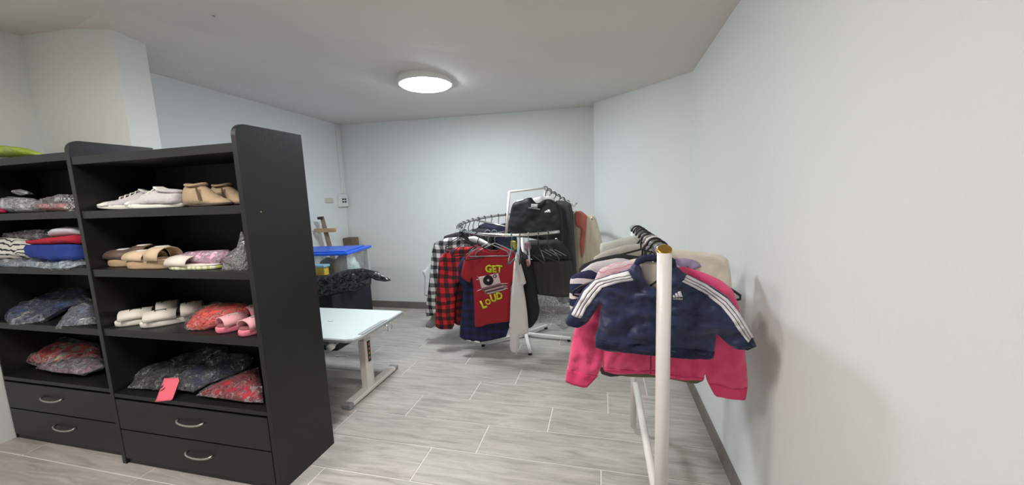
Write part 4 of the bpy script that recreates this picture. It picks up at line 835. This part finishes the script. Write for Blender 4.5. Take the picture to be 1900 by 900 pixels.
for i, (x_, y_) in enumerate(((905, 432), (917, 432))): q_ = at(x_, y_, 1, 2.80+.03*i); hanger(['grey hanger in the neck of the red T-shirt', 'grey hanger just right of the red T-shirt neck'][i], (q_.x, q_.y, q_.z), .1, 'grey', .32, 'hangers of the red T-shirt')
# white, black and grey garments under the front of the ring
garment('white_shirt', 'white long-sleeved shirt hanging edge-on at the front of the round rack', SH, 2.80, [(958, 466), (953, 490), (951, 517), (947, 563), (946, 610), (946, 648), (950, 654), (960, 654), (963, 640), (964, 622), (972, 621), (981, 617), (978, 580), (974, 550), (970, 530), (976, 526), (972, 510), (966, 490)], cm('white cotton jersey', rgb(216, 211, 210)), .03, 72, fk=(30, 4), ramp=.03, step=.012, fold=.010)
garment('black_coat', 'black garment hanging behind the white shirt', 'coat', 2.93, [(962, 462), (985, 478), (992, 520), (1002, 576), (998, 592), (988, 606), (975, 612), (966, 560)], cm('black wool', (.014, .014, .015)), .04, 73, fk=(20, 5))
garment('grey_skirt', 'dark grey pleated skirt under the front right of the ring', 'skirt', 3.0, [(982, 482), (1010, 479), (1060, 479), (1066, 520), (1064, 550), (1040, 552), (1010, 549), (988, 544), (984, 510)], cm('dark olive grey cloth', rgb(56, 56, 54)), .03, 74, fk=(34, 3), fold=.012)
garment('clear_bag', 'clear plastic bag hanging below the dark grey skirt', 'bag', 3.05, [(1000, 548), (1056, 548), (1062, 580), (1056, 606), (1046, 613), (1030, 600), (1012, 598), (1000, 600), (994, 585)], M_film, .03, 75, fk=(20, 20), fold=.012)
garment('dark_trousers', 'dark trousers folded over the hangers at the front right of the ring', 'trousers', 2.98, [(975, 446), (1040, 444), (1058, 470), (1060, 482), (1000, 484), (978, 478)], cm('near black cloth', (.018, .018, .019)), .05, 76)
for k in range(4): q_ = at(1014+k*9, 470, 1, 2.90); tag(obj('hanger_bar', tube(B(), [(q_.x-.05, q_.y, q_.z+.03), (q_.x+.04, q_.y, q_.z-.02)], .0022, 6), M_hgrey), '%s thin grey hanger bar from the left across the dark trousers' % ORD[k], 'hanger', 'thin grey bars on the dark trousers')
garment('mustard_cloth', 'small yellow cloth corner hanging under the front of the ring', 'top', 2.84, [(948, 446), (958, 447), (959, 462), (952, 466), (948, 458)], cm('mustard cloth', rgb(176, 160, 70)), .008, 77, ramp=.01, step=.01)
garment('mauve_cloth', 'small mauve cloth corner right of the teal hanger under the ring', 'top', 2.86, [(972, 450), (984, 449), (986, 462), (978, 468), (972, 462)], cm('mauve grey cloth', rgb(140, 110, 124)), .008, 78, ramp=.01, step=.01)
garment('pink_sleeve_end', 'small dusty pink sleeve end right of the white shirt', 'top', 2.86, [(976, 482), (983, 480), (984, 492), (978, 496)], cm('dusty pink cloth', rgb(170, 110, 104)), .008, 79, ramp=.01, step=.01)
# dark clothes at the back of the ring
garment('navy_bundle', 'dark navy tops hanging on the back of the ring', 'top', 3.62, [(886, 420), (900, 413), (920, 418), (945, 412), (960, 440), (958, 500), (940, 560), (900, 560), (888, 470)], cm('ink navy cloth', rgb(30, 34, 54)), .05, 80)
garment('black_bundle', 'black tops crowded on the left back of the ring', 'top', 3.5, [(868, 436), (880, 424), (905, 424), (915, 445), (912, 540), (880, 560), (862, 470)], cm('soft black cloth', (.02, .02, .023)), .04, 81)
garment('black_shirt', 'black top on the leftmost hanger above the checked shirts', SH, 3.24, [(868, 428), (848, 431), (824, 438), (822, 446), (850, 444), (872, 450)], cm('matt black cloth', (.012, .012, .014)), .025, 82, ramp=.015)
garment('white_garment', 'white collar lying over the checked shirts beside the ring', 'top', 3.0, [(868, 440), (880, 438), (895, 444), (910, 452), (908, 458), (890, 453), (872, 448)], cm('white poplin', rgb(208, 206, 206)), .012, 83, ramp=.012, step=.012)
# black track jacket on the arm
pl = Plane(3.17, x=-.6); t = thing('track_jacket', 'black track jacket with small white chest mark, high on the sloping arm', 'jacket', (-.6, 3.17, 1.0)); t.matrix_basis = Matrix.Translation(t.location)
def Z5(u, v): return (840+.15556*u, 340+.15556*v)
out = [Z5(*p) for p in [(860, 190), (780, 210), (725, 235), (700, 290), (680, 400), (655, 500), (650, 600), (700, 640), (900, 650), (1080, 690), (1150, 730), (1240, 770), (1310, 760), (1322, 650), (1318, 500), (1300, 330), (1262, 250), (1180, 195), (1130, 188), (1080, 200), (1040, 230), (1000, 240), (970, 210), (940, 170), (900, 172)]]
blk = cm('black polyester', rgb(14, 15, 22), rough=.6, bump=.15)
c = Cloth(pl.poly(out), .03, .035, .010, (10, 9), .008, 91, .015); c.build('body', pl, blk, t)
def Z(pts): return pl.poly([Z5(*p) for p in pts])
c.decal('collar_lining', Z([(962, 215), (1000, 238), (1040, 232), (1085, 205), (1120, 196), (1110, 240), (1060, 300), (990, 285)]), mat('black mesh lining', rgb(8, 12, 12), .9, bump=.2), t, off=.002)
c.decal('neck_label', Z([(950, 242), (1025, 250), (1018, 296), (942, 284)]), mat('white woven label', rgb(190, 186, 190), .8, bump=.1), t, off=.004)
c.decal('chest_stripe', Z([(910, 284), (1050, 302), (1052, 320), (915, 296)]), M_hgrey, t, off=.004)
for k, (x0, x1, h) in enumerate([(1108, 1122, 12), (1126, 1146, 22), (1150, 1178, 34)]): c.decal('badge_bar', Z([(x0, 345), (x1, 347), (x1-h*.4, 345-h), (x0-h*.4, 347-h)]), M_wst, t, off=.004, step=.01)
c.decal('shoulder_stripe', Z([(765, 208), (848, 190), (850, 200), (770, 222)]), M_wst, t, off=.003); c.decal('shoulder_stripe', Z([(728, 226), (760, 212), (764, 222), (735, 238)]), M_wst, t, off=.003)
bm = lathe(B(), [(.012, 0), (.012, .003), (.006, .005)], n=12); u_, v_2 = pl.uv(*Z5(1240, 664)); o = obj('snap', bm, M_chrome, t); o.rotation_euler = (PI/2, 0, 0); o.location = (pl.p.x+u_-t.location.x, pl.p.y-c.front(u_, v_2)-t.location.y-.001, v_2-t.location.z)
garment('white_garment', 'white collar of a top between the black jacket and the arm', 'top', 3.26, [(988, 368), (1000, 365), (1018, 363), (1030, 368), (1028, 400), (990, 400)], cm('off white cloth', rgb(205, 203, 200)), .012, 92, ramp=.015)
garment('grey_dress', 'long dark grey dress right of the black track jacket', 'dress', 3.34, [(1030, 372), (1046, 372), (1060, 378), (1064, 400), (1066, 440), (1070, 500), (1070, 560), (1040, 565), (1022, 540), (1026, 440)], cm('slate grey cloth', rgb(66, 68, 68)), .035, 93, fk=(22, 3), fold=.01)
garment('cream_blouse', 'sheer cream blouse hanging right of the long grey dress', 'blouse', 3.46, [(1060, 392), (1070, 391), (1090, 398), (1104, 400), (1112, 425), (1122, 470), (1122, 520), (1072, 525), (1064, 470), (1062, 430)], cm('sheer cream cloth', rgb(212, 202, 180), var=.1, stretch=(8, 1, 1)), .025, 94, fk=(26, 3), fold=.010)
o, c, pl = garment('red_scarf', 'red and dusty pink scarf hanging in front of the cream blouse', 'scarf', 3.41, [(1066, 393), (1078, 391), (1089, 400), (1088, 412), (1086, 440), (1083, 470), (1078, 480), (1075, 450), (1078, 425), (1068, 418)], mat('red pink cloth', rgb(190, 108, 98), .85, bump=.2, var=.3, vscale=6), .010, 95, ramp=.015, step=.012)
